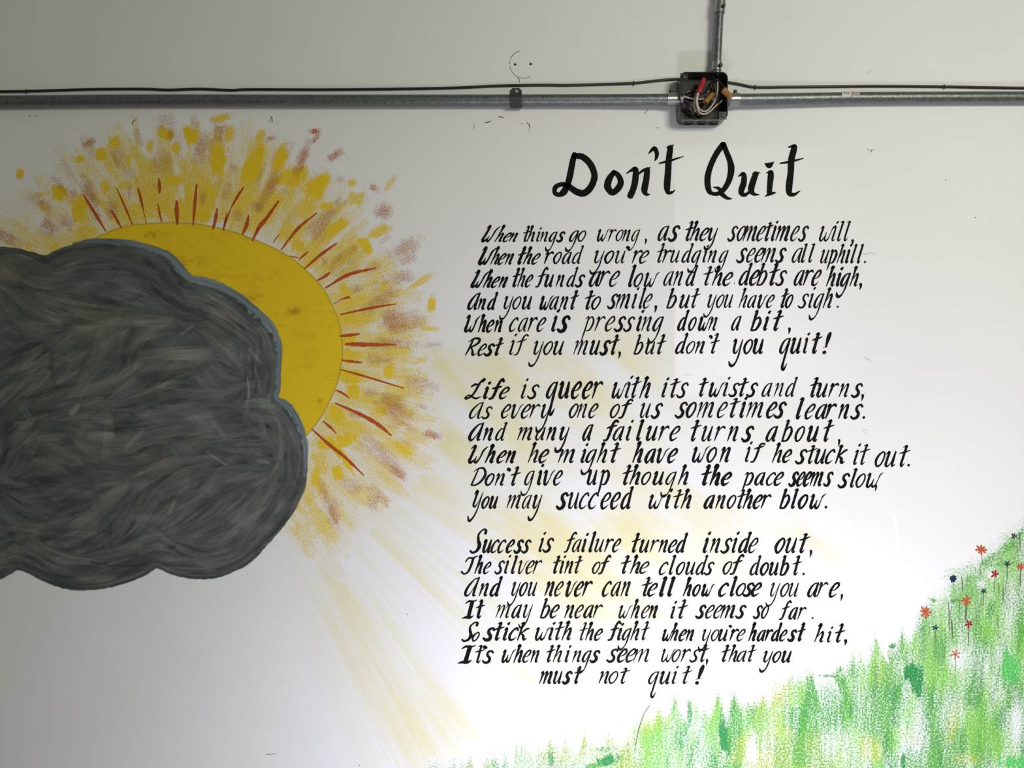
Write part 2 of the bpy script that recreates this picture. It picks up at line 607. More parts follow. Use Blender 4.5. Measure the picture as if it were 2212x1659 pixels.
def dab(cx, cy, rx, ry, rot, amt, orange=False, soft=0.45, seed=[100]):
    """rot: long axis (ry) tilt in degrees, clockwise from up"""
    global cov
    seed[0] += 1
    sl = c.win(cx, cy, max(rx, ry) * 1.7)
    x, y = c.X[sl] - cx, c.Y[sl] - cy
    a = math.radians(rot)
    u = x * math.cos(a) + y * math.sin(a)
    v = -x * math.sin(a) + y * math.cos(a)
    q = (np.abs(u / rx) ** 2.6 + np.abs(v / ry) ** 2.6) ** (1 / 2.6)
    q = q + 0.55 * (sample_noise(u / 6 + 9, v / 14 + 3, seed[0]) - .5) + 0.3 * (sample_noise(u / 2.2, v / 22, seed[0] + 500) - .5)
    m = (1 - sstep(1 - soft, 1 + soft * .5, q)) * amt
    if orange:
        m = m * .92
        t = np.clip(m / (m + cov[sl] * 0.6 + 1e-6), 0, 1)[..., None]
        col[sl] = col[sl] * (1 - t) + ORG * t
    else:
        t = np.clip(m, 0, 1)[..., None]
        col[sl] = col[sl] * (1 - t) + YEL * t
    cov[sl] = np.maximum(cov[sl], m)


def dry(r0, a0, length, width, amt, colour, seed, skew=0.0):
    """one dry radial sweep of the halo brush: bristle streaks, broken by the wall"""
    global cov
    ar = math.radians(a0)
    cx, cy = SX + r0 * math.cos(ar), SY + r0 * math.sin(ar)
    sl = c.win(cx, cy, length * .62 + width)
    x, y = c.X[sl] - cx, c.Y[sl] - cy
    if x.size == 0:
        return
    t = ar + skew
    u = (x * math.cos(t) + y * math.sin(t)) / (length / 2)
    v = -x * math.sin(t) + y * math.cos(t)
    br = sample_noise(v / 2.6 + seed * 3.7, u * 2.2 + seed, 301)
    e = sample_noise(v / 4.0 + seed, u * 0, 302)
    b2 = sample_noise(x / 11 + seed, y / 11, 303)
    m = (1 - sstep(.6, 1.0, np.abs(v) / (width / 2) + .25 * (b2 - .5))) * (1 - sstep(.45 + .4 * e, .75 + .4 * e, np.abs(u)))
    m = np.clip(m * amt * (.45 + .8 * br) * (.55 + .8 * b2), 0, 1)
    t_ = np.clip(m / (m + cov[sl] + 1e-6) * 1.25, 0, 1)[..., None]
    col[sl] = col[sl] * (1 - t_) + colour * t_
    cov[sl] = 1 - (1 - np.clip(cov[sl], 0, 1)) * (1 - m)


PALE = YEL * .55 + np.array((.72, .60, .14)) * .45
BRN = np.array((0.42, 0.20, 0.025))
cov *= .55
for i in range(430):
    a0 = rng.uniform(-186, 62)
    r1 = 515 + 28 * math.sin(math.radians(a0 * 2 - 20)) + 30 * float(sstep(0, 40, a0))
    if a0 < -150:
        r1 -= 40
    f = rng.random() ** .8
    r0 = 300 + f * (r1 - 330)
    amt = rng.uniform(.25, .75) * (1.15 - .45 * f) * (.6 if a0 > 30 else .8 if a0 < -120 else 1)
    dry(r0, a0, rng.uniform(40, 120), rng.uniform(14, 46), amt, PALE if rng.random() < .6 else YEL, i, rng.normal(0, .12))
for i in range(85):
    a0 = rng.uniform(-180, 50)
    r1 = 505 + 28 * math.sin(math.radians(a0 * 2 - 20)) + 30 * float(sstep(0, 40, a0))
    r0 = rng.uniform(350, r1)
    dry(r0, a0, rng.uniform(30, 80), rng.uniform(12, 34), rng.uniform(.18, .42), BRN if rng.random() < .6 else ORG, 1000 + i, rng.normal(0, .1))
for d_ in ((128, 417, 20, 18, 0, 1.2), (413, 293, 18, 21, 0, 1.2), (246, 309, 15, 20, 10, 1), (219, 334, 13, 14, 0, 1.1), (172, 451, 18, 30, 10, 1.1),
           (375, 388, 25, 15, 0, 1.1), (472, 345, 18, 42, 8, 1.3), (359, 291, 24, 17, 20, 1.1), (43, 375, 9, 11, 20, 1), (174, 343, 14, 9, -30, 1),
           (278, 347, 7, 20, 5, 1), (228, 406, 14, 16, -20, 1), (545, 360, 19, 60, 27, 1.3), (606, 344, 15, 34, 20, 1.2), (630, 382, 42, 24, -15, 1.1),
           (687, 403, 22, 36, 35, 1.2), (725, 493, 14, 36, 50, 1.1), (644, 530, 18, 20, 30, 1), (788, 531, 14, 22, -25, 1.1), (841, 802, 13, 17, 0, 1.1),
           (825, 885, 16, 14, 0, 1), (752, 812, 36, 17, 15, 1.1), (765, 845, 22, 20, 0, 1.1), (727, 893, 17, 32, -40, 1.1), (745, 951, 30, 17, -15, 1.1),
           (729, 1018, 15, 18, 0, 1.1), (682, 1031, 12, 26, 0, 1), (868, 968, 11, 28, -60, 1), (735, 980, 9, 62, -38, 1.1), (933, 660, 10, 20, 5, 1),
           (340, 440, 42, 36, 0, 0.95), (395, 455, 50, 30, 0, 1.0), (445, 430, 26, 50, 8, 1.0), (300, 455, 26, 24, 0, 0.9), (430, 465, 40, 18, 0, 1.1),
           (520, 440, 20, 30, 15, 0.9), (590, 440, 22, 40, 30, 0.95), (570, 470, 26, 26, 20, 0.9), (620, 500, 24, 24, 30, .9), (672, 555, 22, 30, 40, .9),
           (745, 630, 24, 18, 60, .95), (760, 690, 38, 14, -5, 1.0), (752, 735, 24, 16, 0, 1.05), (755, 770, 26, 18, 0, 1.05), (185, 500, 34, 16, -12, .9),
           (380, 320, 9, 14, 0, 1), (325, 318, 8, 18, 10, .9), (90, 420, 26, 6, -12, .7), (480, 255, 26, 9, -15, .9), (496, 290, 14, 18, 15, .9),
           (702, 446, 22, 9, 0, 1), (762, 395, 12, 8, -20, .9), (770, 430, 20, 16, 0, .8), (842, 397, 6, 24, 35, .6), (820, 500, 12, 26, 60, .9),
           (905, 610, 8, 40, 62, .75), (830, 618, 12, 16, 0, .9), (925, 710, 20, 6, 0, .8), (700, 960, 22, 20, 0, 1), (690, 1000, 20, 40, -10, .8),
           (655, 460, 30, 20, -30, .8), (560, 300, 10, 22, 20, .9), (310, 500, 30, 10, -12, .8), (270, 400, 20, 12, 0, .9), (410, 420, 14, 30, 0, 1)):
    dab(*d_)
for d_ in ((192, 309, 17, 9, -30, .85), (192, 415, 15, 22, -25, .80), (142, 481, 16, 14, 20, .75), (242, 456, 11, 17, 0, .62), (355, 264, 22, 18, 0, .36),
           (368, 287, 9, 17, 0, .52), (280, 413, 6, 13, 0, .65), (147, 370, 12, 32, -30, .36), (350, 350, 20, 27, 0, .38), (430, 332, 17, 26, 0, .32),
           (75, 431, 21, 17, -15, .36), (557, 447, 13, 11, 30, .85), (590, 393, 12, 24, 25, .68), (575, 420, 10, 30, 30, .55), (503, 361, 8, 11, 0, .75),
           (652, 345, 11, 42, 20, .78), (682, 300, 5, 16, 40, .7), (680, 284, 13, 7, 0, .95), (584, 299, 13, 7, -15, .8), (723, 336, 19, 9, -35, .72),
           (685, 493, 19, 22, 40, .72), (708, 470, 12, 22, 42, .52), (829, 455, 18, 19, 30, .60), (807, 406, 12, 8, 20, .7), (875, 536, 40, 18, -25, .50),
           (866, 599, 34, 14, -15, .58), (823, 648, 34, 13, -30, .42), (848, 690, 25, 20, 10, .82), (870, 690, 40, 22, 0, .42), (850, 745, 55, 9, 0, .42),
           (914, 829, 38, 14, 12, .46), (858, 888, 38, 18, 20, .46), (934, 940, 22, 11, 10, .78), (830, 985, 15, 62, -43, .58), (858, 1018, 11, 22, -48, .82),
           (719, 1107, 13, 32, -15, .86), (700, 1065, 8, 30, -15, .5), (805, 1091, 11, 13, 0, .55), (802, 849, 14, 9, 0, .5), (437, 430, 9, 14, 0, .5),
           (515, 465, 10, 14, 0, .5), (480, 280, 8, 12, 30, .5), (735, 388, 12, 10, 0, .38), (880, 560, 24, 12, -25, .45), (840, 735, 26, 6, 0, .5),
           (100, 500, 22, 12, 20, .3), (125, 395, 9, 26, -35, .4), (700, 565, 6, 10, 0, .5), (935, 745, 26, 7, -5, .4), (760, 1050, 22, 14, 30, .36)):
    dab(*d_, orange=True, soft=0.7)
c.cov, c.col = np.clip(cov, 0, 1.2), col
# nothing under the disc or the cloud needs the halo to be cut: they are painted over it
tag(c.mesh('halo', stipple_mat, 0.00012, sun, eps=0.09), 'dry brushed yellow and orange halo')

disc_pts = [(100, 600), (150, 548), (210, 513), (248, 495), (286, 485.5), (340, 481), (390, 480.5), (440, 485), (497, 498), (552, 517.5), (592, 535), (628, 555),
            (658, 580), (685, 607), (704, 631), (723, 669), (733, 697), (739, 726), (740.5, 766), (735.5, 799), (725, 839), (699, 893), (676, 926),
            (655, 950), (600, 1010), (480, 1060), (330, 1050), (200, 960), (120, 800), (90, 680)]
dp = catmull([(x, y, 1) for x, y in disc_pts + disc_pts[:1]], 6)[:, :2]
c = Canvas(80, 470, 750, 1070, 2.0)
s = sdf_poly(c.X, c.Y, dp)
c.cov = sstep(-1.0, 1.0, s)
c.col[:] = YEL * 1.02
n = sample_noise(c.X / 60, c.Y / 22, 31) * .6 + sample_noise(c.X / 13, c.Y / 6, 32) * .4
a = sstep(.62, .80, n) * .22
c.blend((slice(None), slice(None)), a, (0.56, 0.30, 0.012))
for cx, cy, rx, ry, am in ((635, 672, 14, 10, .55), (330, 508, 30, 8, .45), (395, 565, 50, 16, .30), (470, 516, 16, 12, .30), (594, 586, 6, 8, .45),
                           (548, 643, 22, 9, .40), (690, 865, 6, 6, .4), (560, 600, 60, 10, .15), (255, 519, 10, 3, .8), (670, 765, 14, 12, .2), (605, 680, 16, 3, .5)):
    q = ((c.X - cx) / rx) ** 2 + ((c.Y - cy) / ry) ** 2
    m = np.exp(-q) * (0.25 + 1.2 * sstep(.35, .7, sample_noise(c.X / 9 + cx, c.Y / 4 + cy, 33))) * am
    c.blend((slice(None), slice(None)), np.clip(m, 0, 1), (0.45, 0.16, 0.012))
# the pencil circle the disc was filled up to
a = sstep(3.2, 0.6, np.abs(s - 1.0)) * .5
c.blend((slice(None), slice(None)), a, (0.42, 0.30, 0.02))
tag(c.mesh('disc', disc_mat, 0.0003, sun), 'solid golden yellow disc')

RAYS = []


def rays(s_, ox, oy, *lst):
    for pts in lst:
        w = pts[-1]
        q = [(p[0] / s_ + ox, p[1] / s_ + oy) for p in pts[:-1]]
        RAYS.append((q, w / s_))


rays(4.424, 0, 230, ((800, 850), (900, 1010), (1010, 1190), 27), ((1060, 990), (1110, 1070), (1160, 1160), 24), ((1115, 780), (1190, 950), (1265, 1125), 17),
     ((1318, 780), (1345, 880), (1368, 985), 24), ((1368, 985), (1380, 1040), (1402, 1118), 7), ((1518, 690), (1524, 760), (1525, 830), 28),
     ((1510, 930), (1525, 1020), (1546, 1105), 17), ((1688, 905), (1690, 1010), (1695, 1122), 38), ((1880, 740), (1862, 930), (1846, 1135), 27),
     ((2075, 980), (2060, 1080), (2035, 1172), 30), ((2172, 1005), (2155, 1080), (2130, 1172), 13))
rays(3.6867, 400, 230, ((465, 645), (415, 720), (370, 800), 20), ((370, 800), (330, 900), (305, 990), 14), ((505, 870), (490, 940), (458, 1018), 27),
     ((742, 755), (640, 900), (590, 960), (535, 1070), 30), ((1047, 850), (900, 970), (765, 1140), 21), ((978, 1155), (940, 1190), (905, 1222), 15),
     ((905, 1205), (870, 1200), (835, 1190), 9), ((1205, 1090), (1080, 1180), (950, 1292), 22), ((1152, 1325), (1110, 1355), (1053, 1385), 22),
     ((1515, 1287), (1300, 1340), (1115, 1447), 24), ((1307, 1518), (1245, 1535), 22), ((1245, 1540), (1180, 1572), 8), ((1680, 1572), (1480, 1605), (1235, 1657), 18),
     ((755, 1018), (720, 1055), (700, 1090), 8))
rays(3.016, 500, 600, ((834, 366), (770, 374), (708, 380), 20), ((740, 432), (800, 433), (900, 436), (1070, 436), 24), ((720, 537), (780, 545), (852, 553), 15),
     ((710, 598), (860, 640), (1122, 719), 13), ((680, 733), (720, 750), (767, 783), 13), ((678, 818), (850, 895), (960, 960), (1040, 1027), 22),
     ((598, 936), (640, 970), (682, 1013), 14), ((526, 988), (640, 1090), (740, 1170), (862, 1287), 20))
for q, w in RAYS:
    k = Ink(0.0005)
    n = len(q)
    pts = [(x, y, w * (0.25 + 0.85 * math.sin(math.pi * min(1, (i + .25) / (n - .5)))) if n > 2 else w * (.9 if i == 0 else .4)) for i, (x, y) in enumerate(q)]
    k.stroke(pts, 9, jitter=0.35)
    k.build('ray_stroke', red_paint, sun)

# ------------------------------------------------------------------ painted cloud
cloud = thing('painted_cloud', P(330, 900, 0), 'dark grey painted storm cloud covering the lower left of the sun', 'painting')
out = [(-160, 640), (-110, 560), (-50, 535), (0, 533), (32, 536), (63, 543), (92, 551), (104, 550), (120, 541), (158, 528), (190, 522), (228, 520), (269, 522.5), (300, 528), (342, 541),
       (370, 557), (389, 579), (411, 600), (443, 607), (481, 622), (522, 646), (557, 674), (585, 699), (601, 731), (607, 759), (605, 801), (604, 839), (598, 861),
       (620, 870), (636, 890), (652, 922), (663, 956), (664.5, 985), (661, 1042), (645, 1087), (620, 1128), (585, 1169), (547, 1210), (506, 1235), (459, 1250),
       (411, 1250), (373, 1242), (339, 1227), (310, 1245), (269, 1261), (221, 1272), (177, 1275), (133, 1270), (89, 1253), (54, 1236), (35, 1231), (19, 1242), (-10, 1255),
       (-70, 1262), (-130, 1230), (-170, 1120), (-190, 900), (-180, 740)]
corner = {(104, 550), (598, 861), (339, 1227), (35, 1231)}
cp, seg_ = [], []
ring_pts = out + out[:1]
for p in ring_pts:
    seg_.append((p[0], p[1], 1))
    if p in corner or p is ring_pts[-1]:
        if len(seg_) > 1:
            cp += [tuple(q[:2]) for q in catmull(seg_, 5)[:-1]]
        seg_ = [(p[0], p[1], 1)]
CX0 = -205
c = Canvas(CX0, 508, 676, 1286, 1.5)
s = sdf_poly(c.X, c.Y, cp)
rag = (sample_noise(c.X / 9, c.Y / 9, 41) - .5) * 2.2
c.cov = sstep(-1.3, 1.3, s + rag)
GY, GX = np.gradient(s)
tang = np.arctan2(GX, -GY)            # direction along the rim
GREY = [(0.070, 0.078, 0.076), (0.088, 0.096, 0.092), (0.058, 0.064, 0.066), (0.105, 0.104, 0.098), (0.078, 0.082, 0.080), (0.066, 0.078, 0.078)]
c.col[:] = (0.078, 0.084, 0.082)
flow = (sample_noise(c.X / 150 + 5, c.Y / 110, 43) - .5) * 2.3 - .15
# bristle marks drawn out along the way the brush went: round the rim, in loose swirls inside
wr = 1 - sstep(40, 120, s)
dx = wr * np.cos(2 * tang) + (1 - wr) * np.cos(2 * flow)
dy = wr * np.sin(2 * tang) + (1 - wr) * np.sin(2 * flow)
ang_f = 0.5 * np.arctan2(dy, dx)
VX, VY = np.cos(ang_f), np.sin(ang_f)


def drawn(cell, steps, seed):
    src = vnoise(c.h, c.w, cell, cell, seed)
    acc = np.zeros_like(src)
    jj0, ii0 = np.mgrid[0:c.h, 0:c.w].astype(float)
    for sgn in (1, -1):
        x, y = ii0.copy(), jj0.copy()
        px_, py_ = VX * sgn, VY * sgn
        for k_ in range(steps):
            a, b = np.clip(y.astype(int), 0, c.h - 1), np.clip(x.astype(int), 0, c.w - 1)
            acc += src[a, b]
            vx, vy = VX[a, b], VY[a, b]
            sg = np.sign(vx * px_ + vy * py_)
            sg[sg == 0] = 1
            px_, py_ = vx * sg, vy * sg
            x, y = x + px_, y + py_
    acc = acc / (2 * steps)
    return (acc - acc.mean()) / acc.std()


lic1, lic2, lic3 = drawn(1.3, 14, 44), drawn(3.5, 20, 45), drawn(10.0, 26, 46)


def brush(cx, cy, ang, length, width, curv, col, amt, seed):
    """one bristle stroke, an arc through (cx, cy)"""
    sl = c.win(cx, cy, length * .6 + width)
    x, y = c.X[sl] - cx, c.Y[sl] - cy
    if x.size == 0:
        return
    u = x * math.cos(ang) + y * math.sin(ang)
    v = -x * math.sin(ang) + y * math.cos(ang) - curv * u * u
    uu = u / (length / 2)
    vv = v / (width / 2 * (1 - .45 * np.clip(np.abs(uu), 0, 1) ** 2))
    br = sample_noise(v / 2.1 + seed * 7.3, u / 70 + seed, 51)
    br2 = sample_noise(v / 5.0 + seed * 3.1, u / 120, 52)
    e = sample_noise(v / 3.0 + seed, u * 0, 53)
    m = (1 - sstep(.72, 1.0, np.abs(vv))) * (1 - sstep(.55 + .3 * e, 1.0, np.abs(uu)))
    a = np.clip(m * amt * (0.15 + 1.1 * br), 0, 1)
    colr = np.asarray(col) * (0.80 + 0.42 * br2)[..., None]
    c.col[sl] = c.col[sl] * (1 - a[..., None]) + colr * a[..., None]


tone = 1 + .09 * lic1 + .14 * lic2 + .16 * lic3
c.col *= np.clip(tone, .45, 2.0)[..., None]
wl = sstep(.8, 2.2, lic2 * .7 + lic3 * .7)[..., None] * .35
c.col = c.col * (1 - wl) + np.array((0.17, 0.155, 0.138)) * wl
wd_ = sstep(.9, 2.3, -lic2 * .8 - lic3 * .5)[..., None] * .40
c.col = c.col * (1 - wd_) + np.array((0.034, 0.037, 0.040)) * wd_
LIGHT = [(0.19, 0.175, 0.155), (0.16, 0.155, 0.145), (0.21, 0.20, 0.185), (0.15, 0.165, 0.155), (0.175, 0.155, 0.135)]
DARK = [(0.030, 0.033, 0.035), (0.024, 0.026, 0.028), (0.038, 0.046, 0.050), (0.035, 0.033, 0.032)]
for i in range(1350):
    cx, cy = rng.uniform(-190, 668), rng.uniform(520, 1278)
    jx, jy = int((cx - CX0) / 1.5), int((cy - 508) / 1.5)
    sd = s[jy, jx]
    if sd < 3:
        continue
    if sd < 90:
        ang = tang[jy, jx] + rng.normal(0, .12)
        curv = 0.0012
        if math.sin(ang) < 0 and abs(math.cos(ang)) < .4:
            curv = -curv
        ln, wd = rng.uniform(60, 170), rng.uniform(8, 26)
        # bend with the rim
        j2, i2 = np.clip(int(jy + 20 * math.sin(ang)), 0, c.h - 1), np.clip(int(jx + 20 * math.cos(ang)), 0, c.w - 1)
        dt = (tang[j2, i2] - tang[jy, jx] + math.pi) % (2 * math.pi) - math.pi
        curv = np.clip(dt / 60 * .8, -.004, .004)
    else:
        ang = ang_f[jy, jx] + rng.normal(0, .25)
        curv = rng.normal(0, .0016)
        ln, wd = rng.uniform(50, 170), rng.uniform(10, 38)
    r = rng.random()
    warm = cy < 1030 and cx < 520 and cy > 640
    if r < (.17 if warm else .11) and i > 350:
        col, amt = LIGHT[rng.integers(5)], rng.uniform(.15, .4)
        wd *= .6
    elif r > (.86 if cy < 1000 else .78) and i > 350:
        col, amt = DARK[rng.integers(4)], rng.uniform(.25, .55)
        wd *= .6
    else:
        col, amt = np.array(GREY[rng.integers(6)]) * 1.1, rng.uniform(.3, .7)
    brush(cx, cy, ang, ln, wd, curv, col, amt, i)


def hand(pts, w, col, amt, seed):
    """hand placed stroke through crop points of the cloud"""
    (x0, y0), (x1, y1) = pts
    a = math.atan2(y1 - y0, x1 - x0)
    brush((x0 + x1) / 2, (y0 + y1) / 2, a, math.hypot(x1 - x0, y1 - y0) * 1.3, w * 1.6, rng.choice([-1, 1]) * rng.uniform(.0006, .0022), col, amt * .55, seed)


Lw, Lc, Dk, Tl = (0.20, 0.175, 0.15), (0.22, 0.22, 0.205), (0.024, 0.026, 0.028), (0.062, 0.078, 0.078)
o4 = lambda x, y: (x / 3.16, y / 3.16 + 500)
for p0, p1, w, col, amt in (((520, 560), (1100, 590), 30, Lw, .55), ((540, 690), (800, 640), 24, Lw, .55), ((930, 620), (1180, 610), 18, Lc, .55), ((1000, 830), (1480, 830), 22, Lc, .55),
                            ((1110, 860), (1440, 820), 14, Lc, .6), ((480, 1250), (540, 1180), 10, Lc, .8), ((530, 1175), (700, 1145), 10, Lc, .7), ((520, 1130), (920, 950), 16, Lc, .45),
                            ((350, 820), (350, 1000), 9, Dk, .8), ((370, 1000), (450, 900), 16, Dk, .7), ((390, 1040), (430, 1000), 8, Lc, .7), ((725, 1530), (750, 1260), 14, Lc, .45),
                            ((1670, 1170), (1860, 1170), 15, (0.18, .19, .175), .8), ((1420, 690), (1680, 950), 7, Lc, .6), ((1440, 560), (1660, 700), 12, Lw, .5), ((1400, 520), (1600, 600), 10, Lc, .4),
                            ((1700, 800), (1780, 900), 5, Lc, .8), ((1690, 1000), (1700, 1130), 5, Lc, .7), ((1740, 930), (1780, 1100), 5, Lc, .5), ((950, 1010), (1400, 950), 18, Dk, .6), ((1180, 680), (1420, 640), 12, Dk, .55),
                            ((1350, 980), (1530, 820), 22, Dk, .4), ((880, 470), (960, 440), 8, Dk, .7), ((700, 460), (1200, 600), 7, Dk, .55), ((0, 650), (480, 600), 7, Lw, .3), ((0, 280), (120, 340), 22, Lw, .45),
                            ((100, 1320), (220, 1320), 12, Lw, .7), ((270, 1410), (440, 1400), 12, Lw, .8), ((230, 1360), (300, 1220), 12, Dk, .7), ((150, 1200), (200, 1280), 10, Lc, .7), ((330, 1240), (400, 1140), 6, Dk, .8),
                            ((780, 1290), (930, 1300), 8, Dk, .8), ((880, 1240), (960, 1290), 8, Dk, .7), ((1450, 1290), (1540, 1400), 9, Lc, .5), ((1100, 1400), (1220, 1520), 24, (0.12, .14, .125), .6),
                            ((860, 1480), (980, 1360), 8, Lc, .5), ((60, 560), (60, 860), 50, Tl, .4), ((250, 330), (700, 300), 60, Tl, .6), ((800, 250), (1100, 300), 40, Tl, .6), ((600, 200), (900, 180), 40, Tl, .6),
                            ((130, 1540), (260, 1540), 8, Dk, .8), ((980, 190), (1060, 250), 8, Dk, .8), ((1240, 700), (1320, 640), 5, Lc, .5), ((1560, 1240), (1720, 1330), 16, Dk, .4),
                            ((280, 860), (500, 900), 20, Lw, .35), ((100, 960), (340, 980), 20, Lw, .35), ((1680, 1250), (1860, 1290), 14, (.15, .15, .14), .5), ((1780, 1290), (1810, 1400), 9, (.19, .19, .175), .6)):
    hand((o4(*p0), o4(*p1)), w, col, amt, rng.integers(900))
o5 = lambda x, y: (x / 3.16, y / 3.16 + 900)
for p0, p1, w, col, amt in (((280, 800), (460, 800), 26, Dk, .8), ((430, 600), (510, 590), 18, Dk, .7), ((740, 530), (1000, 440), 15, (.15, .16, .14), .7), ((900, 690), (1090, 690), 14, Lc, .4), ((1300, 600), (1480, 540), 8, Lc, .4),
                            ((470, 800), (650, 800), 8, Lc, .5), ((1150, 895), (1200, 885), 7, Dk, .9), ((1120, 1040), (1400, 1050), 9, (.24, .21, .19), .8), ((1330, 1045), (1400, 1035), 9, Dk, .8), ((1100, 985), (1400, 960), 7, Lc, .4),
                            ((560, 1125), (800, 1100), 10, (.20, .19, .18), .6), ((150, 1040), (300, 1120), 8, (.20, .18, .16), .6), ((0, 1010), (110, 980), 10, Dk, .7), ((60, 410), (220, 450), 7, Dk, .7), ((20, 440), (160, 470), 6, Lc, .4),
                            ((1790, 330), (1920, 300), 7, Dk, .8), ((1760, 300), (1840, 315), 7, (.15, .18, .165), .8), ((1420, 250), (1540, 330), 4, Lc, .7), ((1950, 560), (2010, 480), 22, Dk, .7), ((1850, 800), (1980, 640), 12, Dk, .6),
                            ((1560, 1000), (1760, 900), 10, Dk, .5), ((1700, 1000), (1900, 820), 5, (.24, .22, .20), .5), ((2010, 660), (2070, 500), 5, (.22, .20, .18), .5), ((1500, 800), (1800, 560), 26, (.14, .14, .135), .5), ((1600, 700), (1860, 480), 18, (.14, .14, .135), .5),
                            ((1860, 120), (1940, 400), 14, (.13, .135, .13), .5), ((1980, 200), (2010, 430), 8, Dk, .6), ((620, 430), (680, 620), 10, Dk, .5), ((1210, 540), (1290, 470), 6, Lc, .4), ((1190, 570), (1160, 660), 6, Lc, .5),
                            ((400, 340), (860, 350), 16, Dk, .55), ((880, 360), (1100, 290), 14, Dk, .4), ((480, 330), (560, 320), 8, Lc, .5), ((0, 860), (160, 640), 30, Tl, .5), ((300, 620), (560, 560), 20, (.05, .06, .062), .6), ((800, 900), (960, 880), 8, Lc, .4)):
    hand((o5(*p0), o5(*p1)), w, col, amt, rng.integers(900))
thin = sstep(1.5, 2.6, -lic1 - .5 * lic2)[..., None] * .35          # bristle ridges, their shading painted in as dark lines
c.col = c.col * (1 - thin) + np.array((0.030, 0.032, 0.034)) * thin
hi = sstep(1.4, 2.8, lic1 + .6 * lic2)[..., None] * .18
c.col = c.col * (1 - hi) + np.array((0.19, 0.185, 0.165)) * hi
c.col = np.clip((c.col / .085) ** 1.18 * .085 * 1.22, .012, .5) * np.array((1.03, 1.015, 1.02))
big = sample_noise(c.X / 95 + 11, c.Y / 60 + 4, 47)[..., None]
big2 = sample_noise(c.X / 45 + 2, c.Y / 22 + 9, 48)[..., None]
c.col *= (1 - big) * np.array((.92, 1.0, 1.0)) + big * np.array((1.06, 1.03, .97))
c.col *= .82 + .40 * big2
# darker line just inside the rim
m = np.exp(-((s - 14) / 7.0) ** 2) * sstep(.3, .7, sample_noise(tang * 6, s / 9, 61)) * .55
c.blend((slice(None), slice(None)), m, (0.030, 0.034, 0.037))
low = (c.Y > 1180)
m = np.exp(-((s - 3) / 3.5) ** 2) * .75 * low
c.blend((slice(None), slice(None)), m, (0.038, 0.052, 0.060))
m = np.exp(-((s - 9) / 2.5) ** 2) * .5 * low * sstep(.5, .8, sample_noise(c.X / 60, c.Y / 60, 62))
c.blend((slice(None), slice(None)), m, (0.24, 0.22, 0.20))
c.mesh('cloud_body', cloud_mat, 0.0006, cloud)

# the blue grey rim the painter drew along the sun side
rim = [(158, 527), (190, 521.5), (228, 521), (269, 524), (300, 530), (342, 543), (368, 558), (388, 581), (411, 602), (443, 609), (481, 624), (520, 648), (555, 677), (582, 703), (597, 733), (602, 760),
       (600, 801), (599, 839), (596, 860), (616, 873), (633, 893), (648, 924), (658, 957), (660, 985), (657, 1030)]
rw = [2, 6, 8, 9, 10, 12, 14, 14, 12, 14, 15, 15, 14, 13, 12, 10, 9, 9, 8, 11, 12, 11, 9, 6, 2]
c = Canvas(140, 505, 676, 1045, 1.5)
rp = catmull([(x + .8, y - .8, w * 1.25 + 1) for (x, y), w in zip(rim, rw)], 6)
best = np.full(c.X.shape, 1e9)
wloc = np.ones(c.X.shape)
tl = np.zeros(c.X.shape)
for i in range(len(rp) - 1):
    a, b = rp[i], rp[i + 1]
    sl = c.win((a[0] + b[0]) / 2, (a[1] + b[1]) / 2, 34)
    e = b[:2] - a[:2]
    t = np.clip(((c.X[sl] - a[0]) * e[0] + (c.Y[sl] - a[1]) * e[1]) / (e @ e + 1e-9), 0, 1)
    dd = np.hypot(c.X[sl] - a[0] - t * e[0], c.Y[sl] - a[1] - t * e[1])
    mm = dd < best[sl]
    best[sl] = np.where(mm, dd, best[sl])
    wloc[sl] = np.where(mm, a[2], wloc[sl])
    tl[sl] = np.where(mm, i * 3.0, tl[sl])
ins_ = sstep(-2, 4, sdf_poly(c.X, c.Y, cp) - 6)
q = best / (wloc / 2) + (sample_noise(c.X / 11, c.Y / 7, 65) - .5) * (.25 + .9 * ins_) + (sample_noise(c.X / 3, c.Y / 3, 66) - .5) * (.15 + .5 * ins_)
c.cov = 1 - sstep(.7, 1.15, q)
v = sample_noise(best / 2.0, tl / 40, 67)
c.col = np.array((0.175, 0.215, 0.235)) + (v[..., None] - .5) * np.array((0.17, 0.18, 0.18))
tag(c.mesh('cloud_rim', cloud_mat, 0.0008, cloud), 'blue grey painted rim')

# ------------------------------------------------------------------ painted hill
hill = thing('painted_hill', P(1900, 1600, 0), 'green dry brushed painted grassy hill rising to the right below the poem', 'painting')
top = [(860, 1672), (940, 1655), (1010, 1640), (1100, 1622), (1180, 1603), (1250, 1588), (1330, 1566), (1400, 1534), (1470, 1515), (1560, 1500), (1640, 1490), (1700, 1478),
       (1738, 1440), (1780, 1448), (1850, 1418), (1890, 1378), (1960, 1372), (1990, 1325), (2010, 1285), (2060, 1242), (2090, 1216), (2130, 1186), (2160, 1162), (2180, 1143), (2212, 1115), (2290, 1060), (2400, 1010), (2500, 985)]
tx, ty = np.array(top).T
c = Canvas(850, 960, 2480, 1720, 2.0)
yt = np.interp(c.X[0], tx, ty)[None, :]
rag = 46 * (vnoise(1, c.w, 1, 9, 71)[0] - .5) + 30 * (vnoise(1, c.w, 1, 3.5, 72)[0] - .5) + 22 * (vnoise(1, c.w, 1, 30, 73)[0] - .5)
dep = c.Y - yt - rag[None, :] * (1 - .75 * sstep(1900, 2020, c.X)) - 18 * sstep(1900, 2020, c.X) * (sample_noise(c.X / 16, c.Y / 16, 69) - .5)
lowr = sstep(1000, 1500, c.X)
sk = c.X + (c.Y - 1400) * 0.06 + 14 * sample_noise(c.X / 90, c.Y / 130, 70)
v1 = sample_noise(sk / 24, c.Y / 80, 74)
